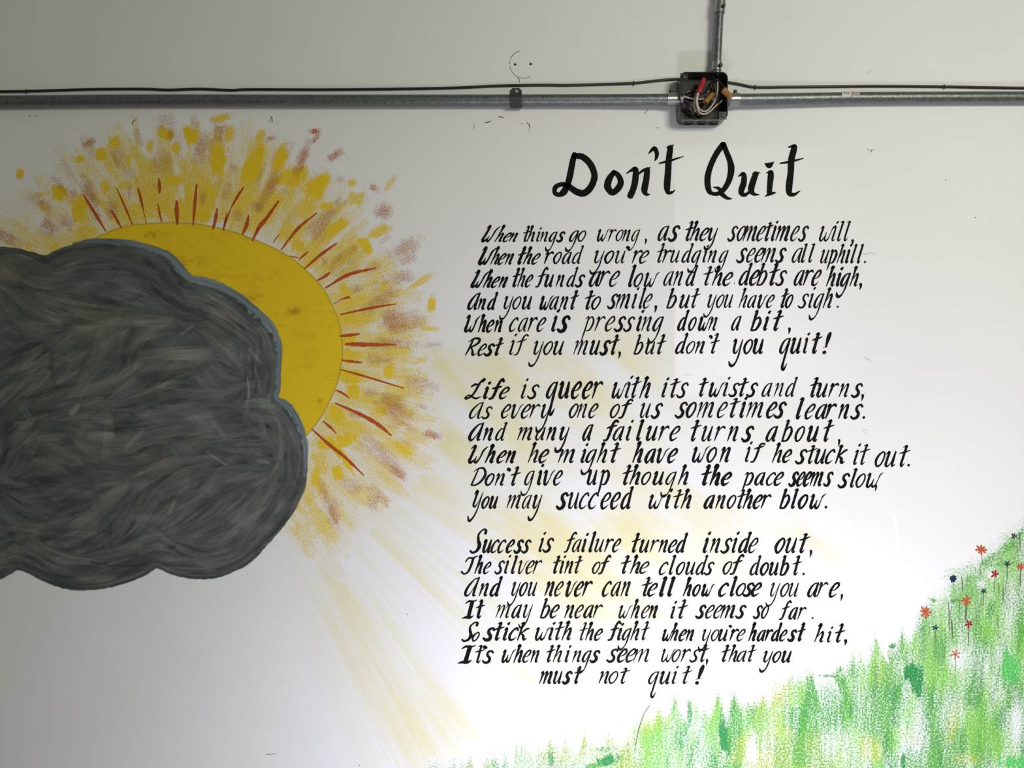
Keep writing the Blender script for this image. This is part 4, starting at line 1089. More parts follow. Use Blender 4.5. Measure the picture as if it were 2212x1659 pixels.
# each word: crop, text, baseline, x-height, letter centres, ascender/x-height, descender/x-height, brush width (px), slant
LINES = [
    [('A', 'When', 255, 90, [278, 392, 470, 540], 1.9, .9, 4.8, .5), ('A', 'things', 253, 100, [668, 727, 800, 865, 958, 1040], 1.6, .95, 4.6), ('A', 'go', 252, 112, [1180, 1265], 1.5, .9, 4.6),
     ('A', 'wrong,', 248, 118, [1470, 1580, 1665, 1740, 1832, 1942], 1.5, .8, 4.2), ('B', 'as', 238, 150, [14, 128], 1.4, .8, 5.2), ('B', 'they', 238, 125, [275, 347, 440, 530], 1.55, .7, 4.8),
     ('B', 'sometimes', 240, 150, [737, 825, 925, 1030, 1098, 1162, 1265, 1382, 1472], 1.22, .8, 5.2), ('B', 'will', 243, 150, [1690, 1788, 1848, 1916], 1.34, .8, 4.2), ('B', ',', 252, 130, [1978], 1, 1, 6.2)],
    [('A', 'When', 495, 110, [245, 345, 415, 497], 1.65, .9, 5.4, .4), ('A', 'the', 493, 108, [612, 692, 775], 1.65, .9, 5.6, .38), ('A', 'road', 488, 120, [905, 1005, 1102, 1210], 1.55, .9, 4.8),
     ('A', "you're", 482, 128, [1450, 1555, 1672, 1752, 1842, 1925], 1.4, .85, 4.8), ('B', 'trudging', 465, 122, [-20, 45, 138, 255, 357, 445, 525, 640], 1.58, .8, 4.8), ('B', 'seems', 462, 142, [832, 925, 1010, 1115, 1237], 1.3, .8, 5),
     ('B', 'all', 465, 150, [1405, 1472, 1548], 1.25, .8, 5.2), ('B', 'uphill.', 472, 135, [1692, 1780, 1865, 1930, 1985, 2052, 2108], 1.4, .55, 4.8)],
    [('A', 'When', 740, 108, [168, 268, 347, 432], 1.65, .9, 5.2, .42), ('A', 'the', 735, 122, [555, 624, 702], 1.6, .9, 5.2), ('A', 'funds', 733, 122, [825, 917, 1037, 1150, 1245], 1.65, .9, 5),
     ('A', 'are', 728, 155, [1402, 1492, 1610], 1.4, .9, 5.4), ('A', 'low', 732, 140, [1785, 1865, 1978], 1.58, .9, 5.6), ('B', 'and', 705, 145, [67, 172, 300], 1.4, .8, 4.8), ('B', 'the', 703, 128, [468, 580, 685], 1.5, .8, 5.2), ('B', '|', 690, 100, [752], 1.5, .8, 3),
     ('B', 'debts', 700, 148, [857, 962, 1045, 1152, 1240], 1.5, .8, 5.6), ('B', 'are', 703, 155, [1425, 1512, 1605], 1.5, .8, 5.2), ('B', 'high,', 710, 130, [1760, 1835, 1905, 2002, 2062], 1.52, .85, 5.6)],
    [('C', 'And', 262, 112, [112, 205, 305], 1.58, .8, 5), ('C', 'you', 258, 130, [485, 575, 682], 1.5, .8, 4.8), ('C', 'want', 262, 135, [865, 968, 1075, 1170], 1.45, .8, 5), ('C', 'to', 260, 132, [1332, 1415], 1.45, .8, 5.2),
     ('C', 'smile,', 250, 148, [1592, 1710, 1820, 1895, 1962, 2045], 1.42, .8, 4.6), ('D', 'but', 245, 132, [108, 242, 340], 1.53, .8, 5), ('D', 'you', 243, 135, [532, 620, 707], 1.5, .7, 4.6), ('D', 'have', 243, 130, [865, 955, 1060, 1150], 1.55, .8, 4.8),
     ('D', 'to', 243, 135, [1290, 1352], 1.45, .8, 4.6), ('D', 'sigh.', 245, 148, [1505, 1582, 1665, 1767, 1866], 1.38, .82, 5)],
    [('C', 'When', 500, 120, [92, 210, 290, 380], 1.45, .8, 5.4, .24), ('C', 'care', 495, 142, [540, 637, 732, 832], 1.5, .8, 4.8), ('C', 'is', 495, 158, [972, 1072], 1.4, .8, 7), ('C', 'pressing', 490, 148, [1345, 1447, 1562, 1670, 1767, 1872, 1955, 2072], 1.4, .82, 5),
     ('D', 'down', 485, 138, [215, 325, 435, 545], 1.52, .8, 5.2), ('D', 'a', 485, 150, [787], 1.4, .8, 5.2), ('D', 'bit', 485, 140, [1005, 1105, 1217], 1.48, .8, 5.8), ('D', ',', 482, 130, [1352], 1, 1, 4.8)],
    [('C', 'Rest', 750, 118, [100, 205, 282, 367], 1.55, .8, 5, .33), ('C', 'if', 742, 150, [520, 607], 1.4, .8, 4.4), ('C', 'you', 742, 138, [805, 907, 1017], 1.5, .85, 5.4), ('C', 'must,', 740, 145, [1262, 1402, 1512, 1602, 1662], 1.38, .8, 5.4),
     ('C', 'but', 735, 125, [1870, 1990, 2092], 1.62, .8, 5.4), ('D', "don't", 728, 125, [197, 305, 407, 517, 548], 1.65, .8, 4.8), ('D', 'you', 730, 148, [808, 917, 1025], 1.5, .85, 6, .2), ('D', 'quit!', 728, 158, [1305, 1425, 1525, 1628, 1740], 1.33, 1.0, 5.6, .24)],
    [('E', 'Life', 275, 118, [128, 245, 342, 440], 1.75, .8, 5.8, .33), ('E', 'is', 272, 142, [645, 750], 1.4, .8, 5.4), ('E', 'queer', 270, 168, [945, 1080, 1205, 1322, 1420], 1.4, .95, 6.8, .22), ('E', 'with', 268, 158, [1640, 1750, 1820, 1940], 1.37, .8, 5.4),
     ('F', 'its', 260, 150, [26, 122, 220], 1.27, .8, 5.2), ('F', 'twists', 250, 138, [425, 555, 675, 770, 852, 960], 1.35, .8, 5.2), ('F', 'and', 252, 140, [1115, 1245, 1365], 1.42, .8, 4.4), ('F', 'turns,', 257, 138, [1608, 1702, 1815, 1938, 2072, 2128], 1.45, .8, 5)],
    [('E', 'As', 485, 122, [140, 258], 1.42, .8, 5), ('E', 'every', 480, 138, [457, 565, 670, 755, 885], 1.4, 1.05, 4.8), ('E', 'one', 478, 145, [1177, 1270, 1385], 1.4, .8, 5), ('E', 'of', 478, 142, [1615, 1720], 1.35, .8, 5.6),
     ('E', 'us', 478, 148, [1938, 2062], 1.4, .8, 5.2), ('F', 'sometimes', 475, 158, [207, 312, 475, 640, 755, 857, 1000, 1165, 1258], 1.24, .8, 5.6), ('F', 'learns.', 488, 150, [1455, 1572, 1690, 1785, 1935, 2070, 2143], 1.42, .8, 6)],
    [('E', 'And', 718, 128, [138, 272, 397], 1.45, .8, 5.4), ('E', 'many', 715, 132, [670, 822, 945, 1080], 1.4, .9, 5.2), ('E', 'a', 718, 165, [1325], 1.4, .8, 5.8), ('E', 'failure', 718, 145, [1560, 1652, 1760, 1870, 2007, 2125, 2252], 1.45, .8, 5.6),
     ('F', 'turns', 725, 152, [340, 482, 605, 758, 912], 1.42, .8, 6), ('F', 'about', 728, 155, [1165, 1335, 1465, 1605, 1750], 1.42, .8, 6.4), ('F', ',', 738, 150, [1880], 1, 1, 5)],
    [('G', 'When', 268, 122, [152, 295, 410, 512], 1.5, .8, 5.8, .35), ('G', 'he', 265, 132, [752, 860], 1.55, .8, 6), ('G', 'might', 265, 135, [1112, 1280, 1362, 1482, 1602], 1.5, .9, 5.4), ('G', 'have', 265, 142, [1862, 1990, 2112, 2226], 1.48, .8, 6.4),
     ('H', 'won', 213, 125, [312, 434, 552], 1.3, .8, 6.8), ('H', 'if', 212, 127, [745, 825], 1.25, .8, 5.6), ('H', 'he', 215, 104, [1005, 1087], 1.55, .8, 6), ('H', 'stuck', 225, 118, [1212, 1292, 1378, 1462, 1555], 1.28, .8, 6), ('H', 'it', 235, 122, [1685, 1748], 1.4, .8, 5), ('H', 'out.', 252, 128, [1897, 1988, 2092, 2143], 1.38, .8, 5.4)],
    [('G', "Don't", 508, 122, [165, 285, 397, 487, 542], 1.57, .8, 5.4), ('G', 'give', 503, 148, [707, 815, 905, 1010], 1.4, .72, 5.6, .22), ('G', 'up', 500, 150, [1375, 1510], 1.4, .8, 5.8, .22), ('G', 'though', 500, 132, [1732, 1832, 1947, 2078, 2209, 2346], 1.52, .95, 5.6),
     ('H', 'the', 412, 102, [375, 465, 560], 1.65, .8, 7), ('H', 'pace', 413, 106, [757, 850, 947, 1015], 1.4, .5, 5.6), ('H', 'seems', 420, 117, [1145, 1207, 1265, 1350, 1447], 1.4, .8, 6.2), ('H', 'slow,', 432, 116, [1582, 1658, 1728, 1822, 1858], 1.35, .8, 5.4)],
    [('G', 'You', 750, 120, [150, 240, 327], 1.58, 1.05, 5.6), ('G', 'may', 752, 138, [550, 677, 792], 1.4, .88, 4.8), ('G', 'succeed', 755, 165, [1058, 1177, 1287, 1387, 1517, 1620, 1735], 1.37, .8, 6.2, .22), ('G', 'with', 752, 138, [2030, 2175, 2272, 2377], 1.4, .8, 5.6),
     ('H', 'another', 615, 112, [412, 512, 605, 680, 750, 832, 897], 1.4, .8, 5.8), ('H', 'blow.', 615, 116, [1072, 1145, 1227, 1330, 1425], 1.4, .8, 6.2)],
    [('I', 'Success', 288, 132, [248, 357, 440, 512, 602, 692, 772], 1.8, .8, 5.2), ('I', 'is', 280, 142, [930, 1007], 1.4, .8, 5), ('I', 'failure', 280, 132, [1228, 1307, 1385, 1462, 1547, 1642, 1730], 1.55, .8, 5), ('I', 'turned', 285, 128, [1922, 2027, 2125, 2229, 2325, 2412], 1.55, .8, 5.2),
     ('J', 'inside', 288, 148, [612, 717, 835, 917, 1017, 1117], 1.42, .8, 5.8), ('J', 'out,', 290, 152, [1402, 1522, 1642, 1727], 1.3, .8, 6)],
    [('I', 'The', 510, 118, [165, 270, 357], 1.58, .8, 5.4), ('I', 'silver', 510, 132, [490, 562, 637, 730, 812, 882], 1.38, .8, 4.6), ('I', 'tint', 508, 126, [1085, 1147, 1227, 1312], 1.42, .8, 4.8), ('I', 'of', 510, 122, [1515, 1592], 1.55, .8, 4.8),
     ('I', 'the', 508, 118, [1815, 1932, 2025], 1.55, .8, 5.4), ('J', 'clouds', 520, 128, [165, 247, 345, 450, 560, 650], 1.55, .8, 5.2), ('J', 'of', 515, 130, [842, 932], 1.55, .8, 5.2), ('J', 'doubt.', 525, 128, [1132, 1237, 1337, 1452, 1570, 1652], 1.55, .8, 5.6, .22)],
    [('I', 'And', 750, 132, [190, 325, 440], 1.52, .8, 5.6), ('I', 'you', 748, 142, [662, 742, 837], 1.5, .68, 4.8), ('I', 'never', 748, 148, [1022, 1117, 1240, 1332, 1412], 1.4, .8, 5.6), ('I', 'can', 750, 152, [1627, 1722, 1830], 1.4, .8, 5), ('I', 'tell', 748, 128, [2037, 2112, 2214, 2300], 1.5, .8, 6.4),
     ('J', 'how', 748, 117, [422, 515, 615], 1.6, .8, 6), ('J', 'close', 748, 132, [802, 897, 987, 1067, 1152], 1.5, .8, 6), ('J', 'you', 755, 140, [1348, 1452, 1547], 1.5, .68, 4.8), ('J', 'are,', 758, 148, [1752, 1842, 1977, 2055], 1.4, .8, 5.4)],
    [('K', 'It', 245, 124, [168, 272], 1.5, .8, 5.4, .2), ('K', 'may', 243, 134, [535, 667, 787], 1.4, .75, 5), ('K', 'be', 243, 132, [977, 1072], 1.52, .8, 4.8), ('K', 'near', 243, 132, [1232, 1332, 1432, 1522], 1.4, .8, 5), ('K', 'when', 245, 128, [1800, 1932, 2037, 2122], 1.48, .8, 5.2),
     ('L', 'it', 248, 122, [262, 352], 1.58, .8, 5.2), ('L', 'seems', 245, 132, [562, 657, 742, 857, 987], 1.4, .8, 5.2), ('L', 'so', 248, 132, [1167, 1242], 1.4, .8, 5.6), ('L', 'far.', 258, 122, [1445, 1542, 1627, 1747], 1.58, .8, 5.2)],
    [('K', 'So', 490, 92, [156, 236], 2.1, .8, 5.4, .36), ('K', 'stick', 480, 126, [377, 467, 550, 637, 735], 1.45, .8, 6), ('K', 'with', 478, 126, [920, 1032, 1107, 1207], 1.5, .8, 5.2), ('K', 'the', 480, 114, [1365, 1447, 1537], 1.6, .8, 4.8), ('K', 'fight', 478, 118, [1695, 1762, 1837, 1930, 2022], 1.62, .85, 5.2),
     ('L', 'when', 485, 112, [195, 282, 367, 447], 1.6, .8, 5), ('L', "you're", 487, 117, [622, 712, 797, 872, 907, 987], 1.45, .8, 4.8), ('L', 'hardest', 488, 112, [1112, 1202, 1275, 1355, 1437, 1532, 1617], 1.65, .8, 5.6), ('L', 'hit,', 500, 108, [1822, 1922, 2022, 2095], 1.72, .8, 5.4)],
    [('K', "It's", 720, 126, [138, 266, 334, 366], 1.42, .8, 5.6, .22), ('K', 'when', 715, 124, [560, 690, 777, 867], 1.42, .8, 5.4), ('K', 'things', 712, 118, [1017, 1107, 1205, 1312, 1412, 1502], 1.45, .95, 5.2), ('K', 'seem', 710, 132, [1687, 1792, 1882, 2005], 1.4, .8, 5.4),
     ('L', 'worst,', 710, 128, [192, 300, 392, 497, 582, 622], 1.4, .8, 5), ('L', 'that', 708, 114, [812, 907, 992, 1087], 1.5, .8, 5.2), ('L', 'you', 715, 114, [1275, 1367, 1472], 1.5, .85, 5.4)],
    [('K', 'must', 940, 124, [990, 1107, 1207, 1310], 1.4, .8, 5.8), ('K', 'not', 940, 126, [1600, 1697, 1802], 1.25, .8, 5), ('L', 'quit!', 943, 126, [58, 182, 277, 397, 535], 1.45, 1.05, 5.6)],
]
TEXT_D = 0.0005


WF = {**{q: 1.42 for q in 'WARLDYSTI'}, 'w': 1.2, 'v': 1.25, 'm': 1.25, 'n': 1.12, 'h': 1.15, 'k': 1.15, **{q: 1.22 for q in 'oacedbgqpsyu'}}


def letter(k, ch, cx, base, xh, hs, asc, desc, wt, slant):
    wt *= random.uniform(.84, 1.18) * (1.12 if ch == 's' else 1)
    if ch in "',.|":
        slant = 0.0
    for st_ in G[ch]:
        pts = []
        f_ = WF.get(ch, 1.1)
        for gx, gy, gw in st_:
            gx = gx * f_ + (.16 if ch == 'w' else 0) + random.uniform(-.012, .012)
            gy += random.uniform(-.012, .012)
            y = gy
            if ch in 'WARLDYSTI':
                y = gy * asc / 1.72 if gy > 0 else gy * desc / .85
            elif gy > 1.12:
                if ch == 'i':
                    y = gy * (.93 if asc < 1.35 else 1)
                elif ch == 't':
                    y = 1.12 + (gy - 1.12) * (asc - 1.12) / .63
                else:
                    y = 1.12 + (gy - 1.12) * (asc - 1.12) / .63
            elif gy < 0 and ch in 'gypq':
                y = gy * desc / .86
            pts.append((cx + gx * hs + slant * xh * (y - .5), base - y * xh, gw ** 1.6 * wt))
        k.stroke(pts, 7, jitter=.12)


for li, words in enumerate(LINES):
    txt = ' '.join(w[1] for w in words if w[1] not in '|').replace(' ,', ',')
    W0 = words[0]
    ox, oy, sc = CROPS[W0[0]]
    root = thing('poem_line', P(W0[4][0] / sc + ox, W0[2] / sc + oy, 0), 'black brushed poem line reading ' + txt, 'lettering', 'lines of the painted poem')
    for w in words:
        crop, t, base, xh, xs, asc, desc, wt = w[:8]
        slant = w[8] if len(w) > 8 else .28
        ox, oy, sc = CROPS[crop]
        X = [x / sc + ox for x in xs]
        B, xh = base / sc + oy, xh / sc
        hs = 21.5
        if len(t) > 1:
            r = [(X[i + 1] - X[i]) / (HALF[t[i]] + HALF[t[i + 1]]) for i in range(len(t) - 1) if t[i].isalpha() and t[i + 1].isalpha()]
            hs = float(np.clip(.70 * np.median(r) if r else 23, 19, 26.5))
        k = Ink(TEXT_D)
        for i, ch in enumerate(t):
            letter(k, ch, X[i], B, xh, hs, asc, desc, wt * .95, slant)
        k.build('comma' if t == ',' else 'dot' if t == '|' else 'word', ink_mat, root)

title = thing('poem_title', P(1460, 420, 0), "large black brushed title reading Don't Quit above the poem", 'lettering')
TW = {"word": [
    [[(300, 195, 40), (285, 250, 48), (266, 350, 50), (246, 430, 50), (215, 495, 54), (175, 518, 38), (142, 502, 36), (148, 458, 38), (195, 436, 36), (250, 450, 44), (310, 492, 52), (370, 507, 54), (420, 470, 54), (454, 400, 52), (454, 340, 50), (420, 268, 52), (360, 216, 50), (292, 210, 42)]],
    [[(612, 338, 36), (575, 395, 52), (563, 455, 56), (600, 503, 46), (648, 465, 52), (668, 415, 48), (645, 362, 42), (610, 338, 36)]],
    [[(714, 349, 8), (750, 325, 22), (785, 318, 44), (783, 400, 52), (768, 470, 50), (742, 530, 50)], [(800, 362, 8), (845, 325, 22), (900, 303, 10)], [(878, 318, 46), (870, 400, 50), (856, 480, 52), (872, 515, 28), (898, 516, 8)]],
    [[(888, 193, 5), (912, 165, 24), (938, 150, 34), (955, 190, 34), (950, 225, 24), (938, 248, 8)]],
    [[(1033, 143, 8), (1062, 138, 34), (1060, 160, 46), (1049, 250, 50), (1043, 350, 52), (1036, 450, 52), (1044, 498, 36), (1075, 500, 20), (1098, 483, 8)], [(1060, 140, 26), (1090, 119, 4)], [(975, 268, 12), (1050, 250, 20), (1168, 213, 6)]]],
    "word2": [
    [[(1482, 118, 46), (1430, 190, 46), (1382, 290, 46), (1358, 390, 50), (1368, 480, 44), (1400, 510, 30), (1455, 505, 36), (1500, 460, 42), (1534, 390, 48), (1547, 310, 54), (1535, 245, 46), (1510, 180, 42), (1484, 115, 44)], [(1405, 458, 8), (1450, 470, 28), (1470, 510, 38), (1515, 545, 26), (1552, 550, 8)]],
    [[(1604, 372, 8), (1645, 353, 34), (1647, 420, 48), (1626, 495, 46), (1655, 520, 30), (1700, 490, 20)], [(1722, 352, 20), (1775, 343, 8)], [(1745, 350, 44), (1722, 410, 50), (1706, 480, 50), (1730, 514, 26), (1768, 518, 8)]],
    [[(1828, 345, 8), (1862, 338, 34), (1862, 370, 50), (1856, 430, 46), (1850, 500, 42)], [(1818, 530, 8), (1860, 510, 28), (1902, 502, 8)], [(1815, 270, 8), (1850, 284, 46), (1886, 257, 6)]],
    [[(2002, 140, 8), (2050, 132, 34), (2046, 160, 48), (2026, 240, 52), (2021, 340, 50), (2008, 450, 54), (2012, 508, 42), (2050, 516, 26), (2096, 487, 6)], [(1938, 268, 12), (2020, 255, 20), (2120, 229, 8)]]]}
for letters in TW.values():
    k = Ink(TEXT_D)
    for L_ in letters:
        for st_ in L_:
            k.stroke([(x / 3.6867 + 1160, y / 3.6867 + 280, w / 3.6867) for x, y, w in st_], 8, jitter=.05)
    k.build('word', ink_mat, title)

# ------------------------------------------------------------------ conduits, box and cable
CD = 0.022                    # conduit axis off the wall at the box
pt = lambda x, y, d: Vector(P(x, y, d))


def conduit(label, path, r, fit):
    root = thing('metal_conduit', path[0], label, 'pipe', 'conduits on the wall')
    bm_obj('tube', tube(catmull(path, 6), r, 28), steel, root)
    for a, b, ro, scr, ax in fit:
        con = bm_obj('connector', hollow(a, b, ro, r + .0001), zinc, root)
        sc_ = screw(scr, ax, .0040, .006)
        tube([Vector(scr) - Vector(ax).normalized() * .004, Vector(scr)], .0025, 10, sc_)
        bm_obj('set_screw', sc_, darksteel, con)
    return root


rL = .0119
conduit('grey steel conduit running left from the junction box to the left edge',
        [pt(-1100, 222, .0145), pt(-260, 220, .0145), pt(0, 219, .0145), pt(300, 216.5, .0145), pt(700, 217, .0145), pt(980, 216.8, .0145), pt(1250, 216.2, .016), pt(1400, 215.5, .021), pt(1474, 215, CD)], rL,
        [(pt(1440, 215.2, CD), pt(1466.5, 215, CD), .0138, pt(1449, 200.5, CD), (0, -.15, 1))])
conduit('grey steel conduit with speckled highlight running right from the junction box',
        [pt(1566, 215.5, CD), pt(1650, 214.5, .021), pt(1836, 211.6, .0155), pt(2000, 210.6, .0145), pt(2212, 210, .0145), pt(2450, 210, .0145), pt(3300, 211, .0145)], rL,
        [(pt(1574.5, 215.3, CD), pt(1596, 215.2, CD), .0138, pt(1588, 200.5, CD), (0, -.15, 1))])
conduit('thin steel conduit rising from the junction box up past the top edge',
        [pt(1547.5, 160, CD), pt(1549, 130, CD), pt(1554, 25, .024), pt(1557, -40, .025), pt(1560, -140, .025)], .0088,
        [(pt(1547.5, 153.5, CD), pt(1549, 134, CD), .0104, pt(1554.5, 141.5, .033), (.55, -1, 0)), (pt(1554, 29, .024), pt(1556, 2, .0245), .0112, pt(1561, 14, .035), (.5, -1, .1))])

# junction box: open 4 inch square steel box with rounded corners
BX, BZ = 1520.5, 207.0        # photo position of the open front
dB, dF = .0065, .0445
c0 = pt(BX, BZ, dF)
cx, cz = c0.x, c0.z
box = thing('junction_box', (cx, -dB, cz), 'open black steel junction box with wires where the three conduits meet', 'electrical box')


def rsq(h, r, y, n=6):
    out_ = []
    for q, (sx, sz) in enumerate(((1, 1), (-1, 1), (-1, -1), (1, -1))):
        for i in range(n + 1):
            a = math.radians(90 * q + 90 * i / n)
            out_.append((cx + sx * (h - r) + r * math.cos(a), y, cz + sz * (h - r) + r * math.sin(a)))
    return out_


bm = bmesh.new()
loops = [rsq(.0485, .011, -dB), rsq(.0505, .013, -dB - .003), rsq(.0505, .013, -dF), rsq(.0488, .0115, -dF), rsq(.0488, .0115, -dB - .004)]
R = [[bm.verts.new(p) for p in L_] for L_ in loops]
for A_, B_ in zip(R, R[1:]):
    n = len(A_)
    for i in range(n):
        bm.faces.new((A_[i], A_[(i + 1) % n], B_[(i + 1) % n], B_[i]))
bm.faces.new(R[0])
bm_obj('box_shell', bm, enamel, box)
bm = bmesh.new()
bm.faces.new([bm.verts.new(p) for p in rsq(.0487, .0115, -dB - .0042)])
bm_obj('back_plate', bm, enamel_back, box, False)


def ringmesh(center, u, v, r, w, a0=0, a1=360):
    bm = bmesh.new()
    path = [Vector(center) + Vector(u) * r * math.cos(math.radians(a)) + Vector(v) * r * math.sin(math.radians(a)) for a in np.linspace(a0, a1, 30)]
    return tube(path, w, 6, bm)


o7 = lambda x, y, d: pt(x / 5.722 + 1380, y / 5.722, d)
for kx, ky, kr in ((-.021, .012, .0108), (.021, .012, .0108), (-.021, -.030, .0108), (.021, -.030, .0108)):
    bm_obj('knockout', ringmesh((cx + kx, -dB - .0046, cz + ky), (1, 0, 0), (0, 0, 1), kr, .0005), enamel, box)
for kx in (-.028, 0, .026):
    bm_obj('knockout', ringmesh((cx + kx, -.025, cz - .0508), (1, 0, 0), (0, 1, 0), .0105, .0006, 20, 330), enamel, box)
for sx, sz in ((-1, 1), (1, -1)):
    bm = bmesh.new()
    e = (cx + sx * .0405, -dF + .002, cz + sz * .0405)
    a = [bm.verts.new((e[0] + x * .001, e[1], e[2] + z * .001)) for x, z in ((-8.0 * 1, -8), (8, -8), (8, 8), (-8, 8))]
    b = [bm.verts.new((v.co.x, v.co.y + .002, v.co.z)) for v in a]
    # clip the corner that would poke out of the rounded shell
    bm.faces.new(a)
    bm.faces.new(b[::-1])
    for i in range(4):
        bm.faces.new((a[i], a[(i + 1) % 4], b[(i + 1) % 4], b[i]))
    ear = bm_obj('cover_ear', bm, enamel, box, False)
    bm_obj('screw', screw((e[0], e[1], e[2]), (0, -1, 0), .0042, .0025), darksteel, ear)


# wires and wire nuts
def wire(label, pts, mat, r=.0016):
    path = catmull([tuple(o7(x, y, d)) for x, y, d in pts], 8)
    o = bm_obj('electrical_wire', tube(path, r, 10), mat)
    return tag(o, label, 'wire', 'wires inside the junction box')


wire('white wire looping from the red connector up the right side to the top', [(742, 1140, .040), (722, 1230, .042), (735, 1320, .043), (780, 1370, .043), (835, 1372, .042), (900, 1310, .040), (950, 1220, .036), (972, 1120, .031), (974, 1030, .026), (972, 985, .020)], wire_white)
wire('white wire looping lowest from the red connector to the right conduit', [(733, 1140, .041), (712, 1230, .044), (722, 1320, .046), (752, 1390, .046), (810, 1410, .045), (880, 1375, .042), (950, 1310, .038), (1005, 1265, .030), (1030, 1240, .024)], wire_white)
wire('short white wire dropping left of the red connector', [(722, 1140, .038), (695, 1220, .036), (683, 1300, .034), (695, 1370, .030), (705, 1405, .024)], wire_white)
wire('white wire lying straight across the back of the box', [(545, 1188, .020), (620, 1210, .0195), (700, 1226, .0190), (800, 1224, .0190), (935, 1222, .0190)], wire_white)
wire('short white wire slanting at the lower left of the box', [(615, 1295, .021), (650, 1335, .021), (690, 1385, .020), (705, 1400, .018)], wire_white)
wire('black wire arching from the top conduit to the right tan connector', [(835, 955, .030), (880, 955, .040), (960, 985, .052), (1020, 1040, .058), (1062, 1095, .060)], wire_black, .0013)
wire('black wire curving behind the tan connector in the middle', [(945, 985, .020), (905, 1030, .024), (880, 1090, .024), (830, 1125, .026)], wire_black)
wire('black wire tangled at the bottom left of the box', [(548, 1250, .024), (600, 1285, .030), (660, 1330, .030), (700, 1390, .027), (725, 1440, .022), (760, 1450, .018)], wire_black, .0019)
wire('black wire crossing behind the red connector', [(600, 1160, .016), (670, 1115, .020), (740, 1070, .024), (800, 1020, .026)], wire_black, .0013)
wire('black wire running low along the bottom of the box', [(560, 1345, .018), (620, 1400, .019), (690, 1430, .019), (760, 1440, .026), (800, 1420, .030)], wire_black, .0019)
wire('black wire hanging straight from the top conduit', [(935, 985, .026), (930, 1050, .023), (935, 1110, .022), (925, 1160, .026)], wire_black, .0019)


def nut(name, label, a, b, r0, r1, mat, ribs=12):
    """ribbed cone from the closed tip a to the open mouth b"""
    bm = bmesh.new()
    a, b = Vector(a), Vector(b)
    t = (b - a).normalized()
    u = t.cross(Vector((0, 1, .2))).normalized()
    v = t.cross(u)
    L_ = (b - a).length
    seg = ribs * 4
    R = []
    for f, sc_, rib in ((0, .55, 0), (.04, .85, 0), (.10, 1, .4), (.2, 1, 1), (.72, 1, 1), (.78, 1.06, .2), (.95, 1.12, 0), (1, 1.08, 0), (.98, .85, 0), (.7, .6, 0)):
        rr = (r0 * (1 - f) + r1 * f) * sc_
        R.append([bm.verts.new(a + t * L_ * f + (u * math.cos(k * 2 * math.pi / seg) + v * math.sin(k * 2 * math.pi / seg)) * rr * (1 + .07 * rib * math.cos(k * 2 * math.pi / 4))) for k in range(seg)])
    for A_, B_ in zip(R, R[1:]):
        for k in range(seg):
            bm.faces.new((A_[k], A_[(k + 1) % seg], B_[(k + 1) % seg], B_[k]))
    bm.faces.new(R[0][::-1])
    bm.faces.new(R[-1])
    return tag(bm_obj(name, bm, mat), label, 'wire connector', 'wire connectors in the junction box')


nut('wire_connector', 'red twist on wire connector hanging at the upper middle of the box', o7(808, 962, .036), o7(738, 1150, .0405), .0046, .0056, nut_red)
nut('wire_connector', 'tan twist on wire connector lying in the middle of the box', o7(925, 1152, .026), o7(818, 1270, .033), .0046, .0052, nut_tan)
nut('wire_connector', 'tan twist on wire connector sticking out over the right rim of the box', o7(1145, 1215, .066), o7(1048, 1112, .060), .0050, .0062, nut_tan)

# cable
cab = thing('electrical_cable', P(0, 197.5, .003), 'thin black cable stapled along the wall above the horizontal conduit', 'cable')
cpx = [(-1100, 201), (-260, 199), (0, 197.5), (57, 196.8), (120, 195), (202, 192.7), (310, 192), (364, 194), (430, 192), (500, 194.7), (538, 193), (700, 193.4), (850, 192), (980, 189.6), (1070, 185.5), (1172, 183.5), (1219, 184), (1300, 182), (1369, 179.5),
       (1410, 175), (1450, 171.3), (1480, 170.2), (1520, 172), (1560, 175.5), (1574, 178), (1598, 182), (1632, 188), (1700, 187.6), (1794, 186.8), (1899, 186), (2040, 187), (2126, 188.7), (2212, 190), (2450, 192), (3300, 194)]
bm_obj('sheath', tube(catmull([P(x, y, .0030) for x, y in cpx], 5), .0027, 12), rubber, cab)
for x, y in ((57, 196.8), (1369, 179.5), (1632, 188), (2040, 187)):
    bm = bmesh.new()
    path = [pt(x, y - 4.2, .0003), pt(x, y - 3.6, .005), pt(x, y, .0064), pt(x, y + 3.6, .005), pt(x, y + 5.0, .0003)]
    tube(path, .0009, 8, bm)
    bm_obj('staple', bm, rubber, cab)

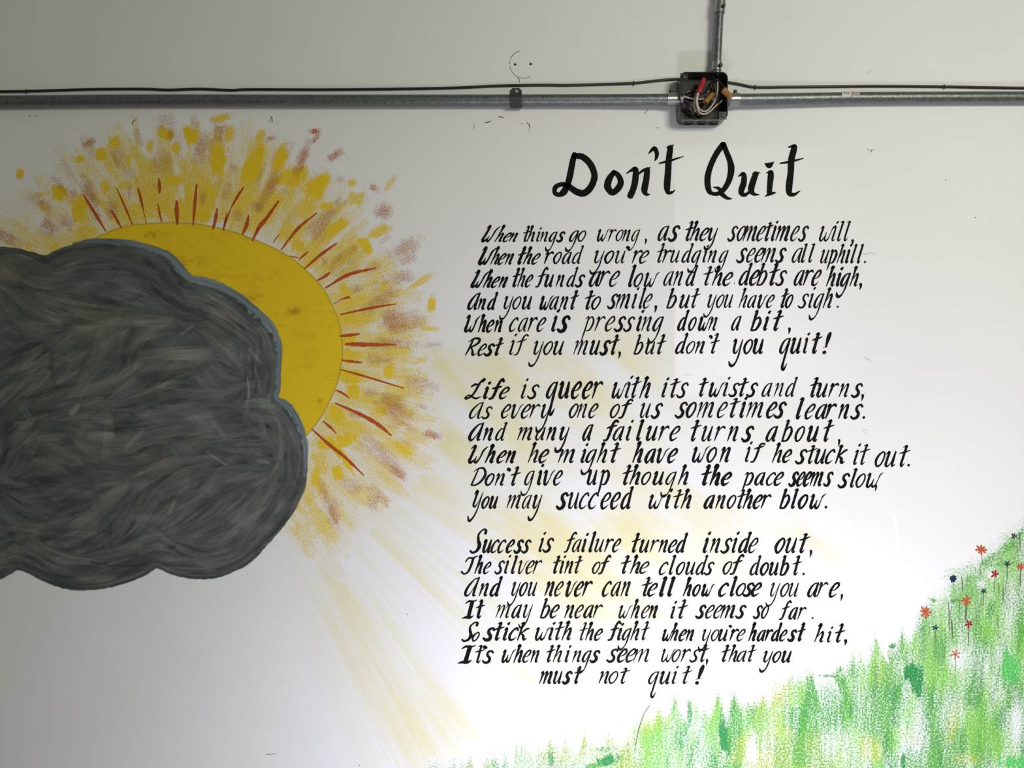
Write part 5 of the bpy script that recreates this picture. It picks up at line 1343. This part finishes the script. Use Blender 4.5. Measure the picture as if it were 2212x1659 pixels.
# strap on the left conduit
st_root = thing('conduit_strap', P(1115, 217, 0), 'dark one hole metal strap clamping the left conduit to the wall', 'strap')
half = .0126
bm = bmesh.new()
prof = []
pz = lambda y, d: pt(1114.5, y, d)
zc = pt(1114.5, 216.6, .0148).z
ax_d = .0149
r_o = rL + .0022
xm = pt(1114.5, 216, .015).x
ztop = pt(1114.5, 190, .002).z
prof = [(.0006, ztop), (.0012, zc + r_o + .0020), (.0040, zc + r_o + .0006)]
for a in np.linspace(70, -88, 14):
    prof.append((ax_d + r_o * math.cos(math.radians(a)), zc + r_o * math.sin(math.radians(a))))
prof += [(.010, zc - r_o - .0004), (.006, zc - r_o + .0010)]
th = .0014
cols = []
n = len(prof)
for i, (d, z) in enumerate(prof):
    d0, z0 = prof[max(i - 1, 0)]
    d1, z1 = prof[min(i + 1, n - 1)]
    tx_, tz_ = d1 - d0, z1 - z0
    l = math.hypot(tx_, tz_)
    nx, nz = -tz_ / l, tx_ / l
    hw = half * (.55 if i == 0 else 1)
    cols.append([bm.verts.new((xm + sx * hw, -(d + k * nx * th), z + k * nz * th)) for sx, k in ((-1, 0), (1, 0), (1, 1), (-1, 1))])
    if i == 0:
        cols.append([bm.verts.new((xm + sx * half, -(d + k * nx * th), z - .0055 + k * nz * th)) for sx, k in ((-1, 0), (1, 0), (1, 1), (-1, 1))])
for A_, B_ in zip(cols, cols[1:]):
    for i in range(4):
        bm.faces.new((A_[i], A_[(i + 1) % 4], B_[(i + 1) % 4], B_[i]))
bm.faces.new(cols[0])
bm.faces.new(cols[-1][::-1])
bm_obj('band', bm, darksteel, st_root, False)
bm_obj('screw', screw(pt(1115, 197.2, .0020), (0, -1, 0), .0044, .003), zinc, st_root)

# paper tag taped round the right conduit
tag_root = thing('paper_label', P(1832, 205, .028), 'small torn white paper label stuck on the right conduit', 'label')


def wrap(x0, x1, a0, a1, lift, slant=0.0, n=10):
    bm = bmesh.new()
    rows = []
    for x in np.linspace(x0, x1, 7):
        f = (x - 1836) / (1650 - 1836)
        yc = 211.6 + (x - 1836) * (-.0061 if x > 1836 else -.0156)
        dc = .0155 + (.0055 * f if x < 1836 else -.001 * (x - 1836) / 164)
        c_ = pt(x, yc, dc)
        rr = rL + lift
        rows.append([bm.verts.new((c_.x + slant * math.sin(math.radians(a)) , c_.y - rr * math.cos(math.radians(a)), c_.z + rr * math.sin(math.radians(a)))) for a in np.linspace(a0, a1, n)])
    for A_, B_ in zip(rows, rows[1:]):
        for i in range(n - 1):
            bm.faces.new((A_[i], A_[i + 1], B_[i + 1], B_[i]))
    return bm


bm_obj('paper', wrap(1813, 1836, -8, 82, .0005, .003), paper_mat, tag_root)
bm_obj('tape_tail', wrap(1834, 1853, 4, 58, .0004), paper_tail, tag_root)
bm_obj('folded_edge', wrap(1833, 1838.5, -14, 86, .0012, .004), paper_tail, tag_root)
for x0, x1, a0, a1 in ((1817, 1818.2, 25, 62), (1819.5, 1820.6, 25, 62), (1822, 1823, 18, 60), (1825, 1829, 20, 26), (1825, 1826, 20, 60), (1825, 1829, 55, 62)):
    bm_obj('ink_mark', wrap(x0, x1, a0, a1, .0008, .003, 5), pencil, tag_root)
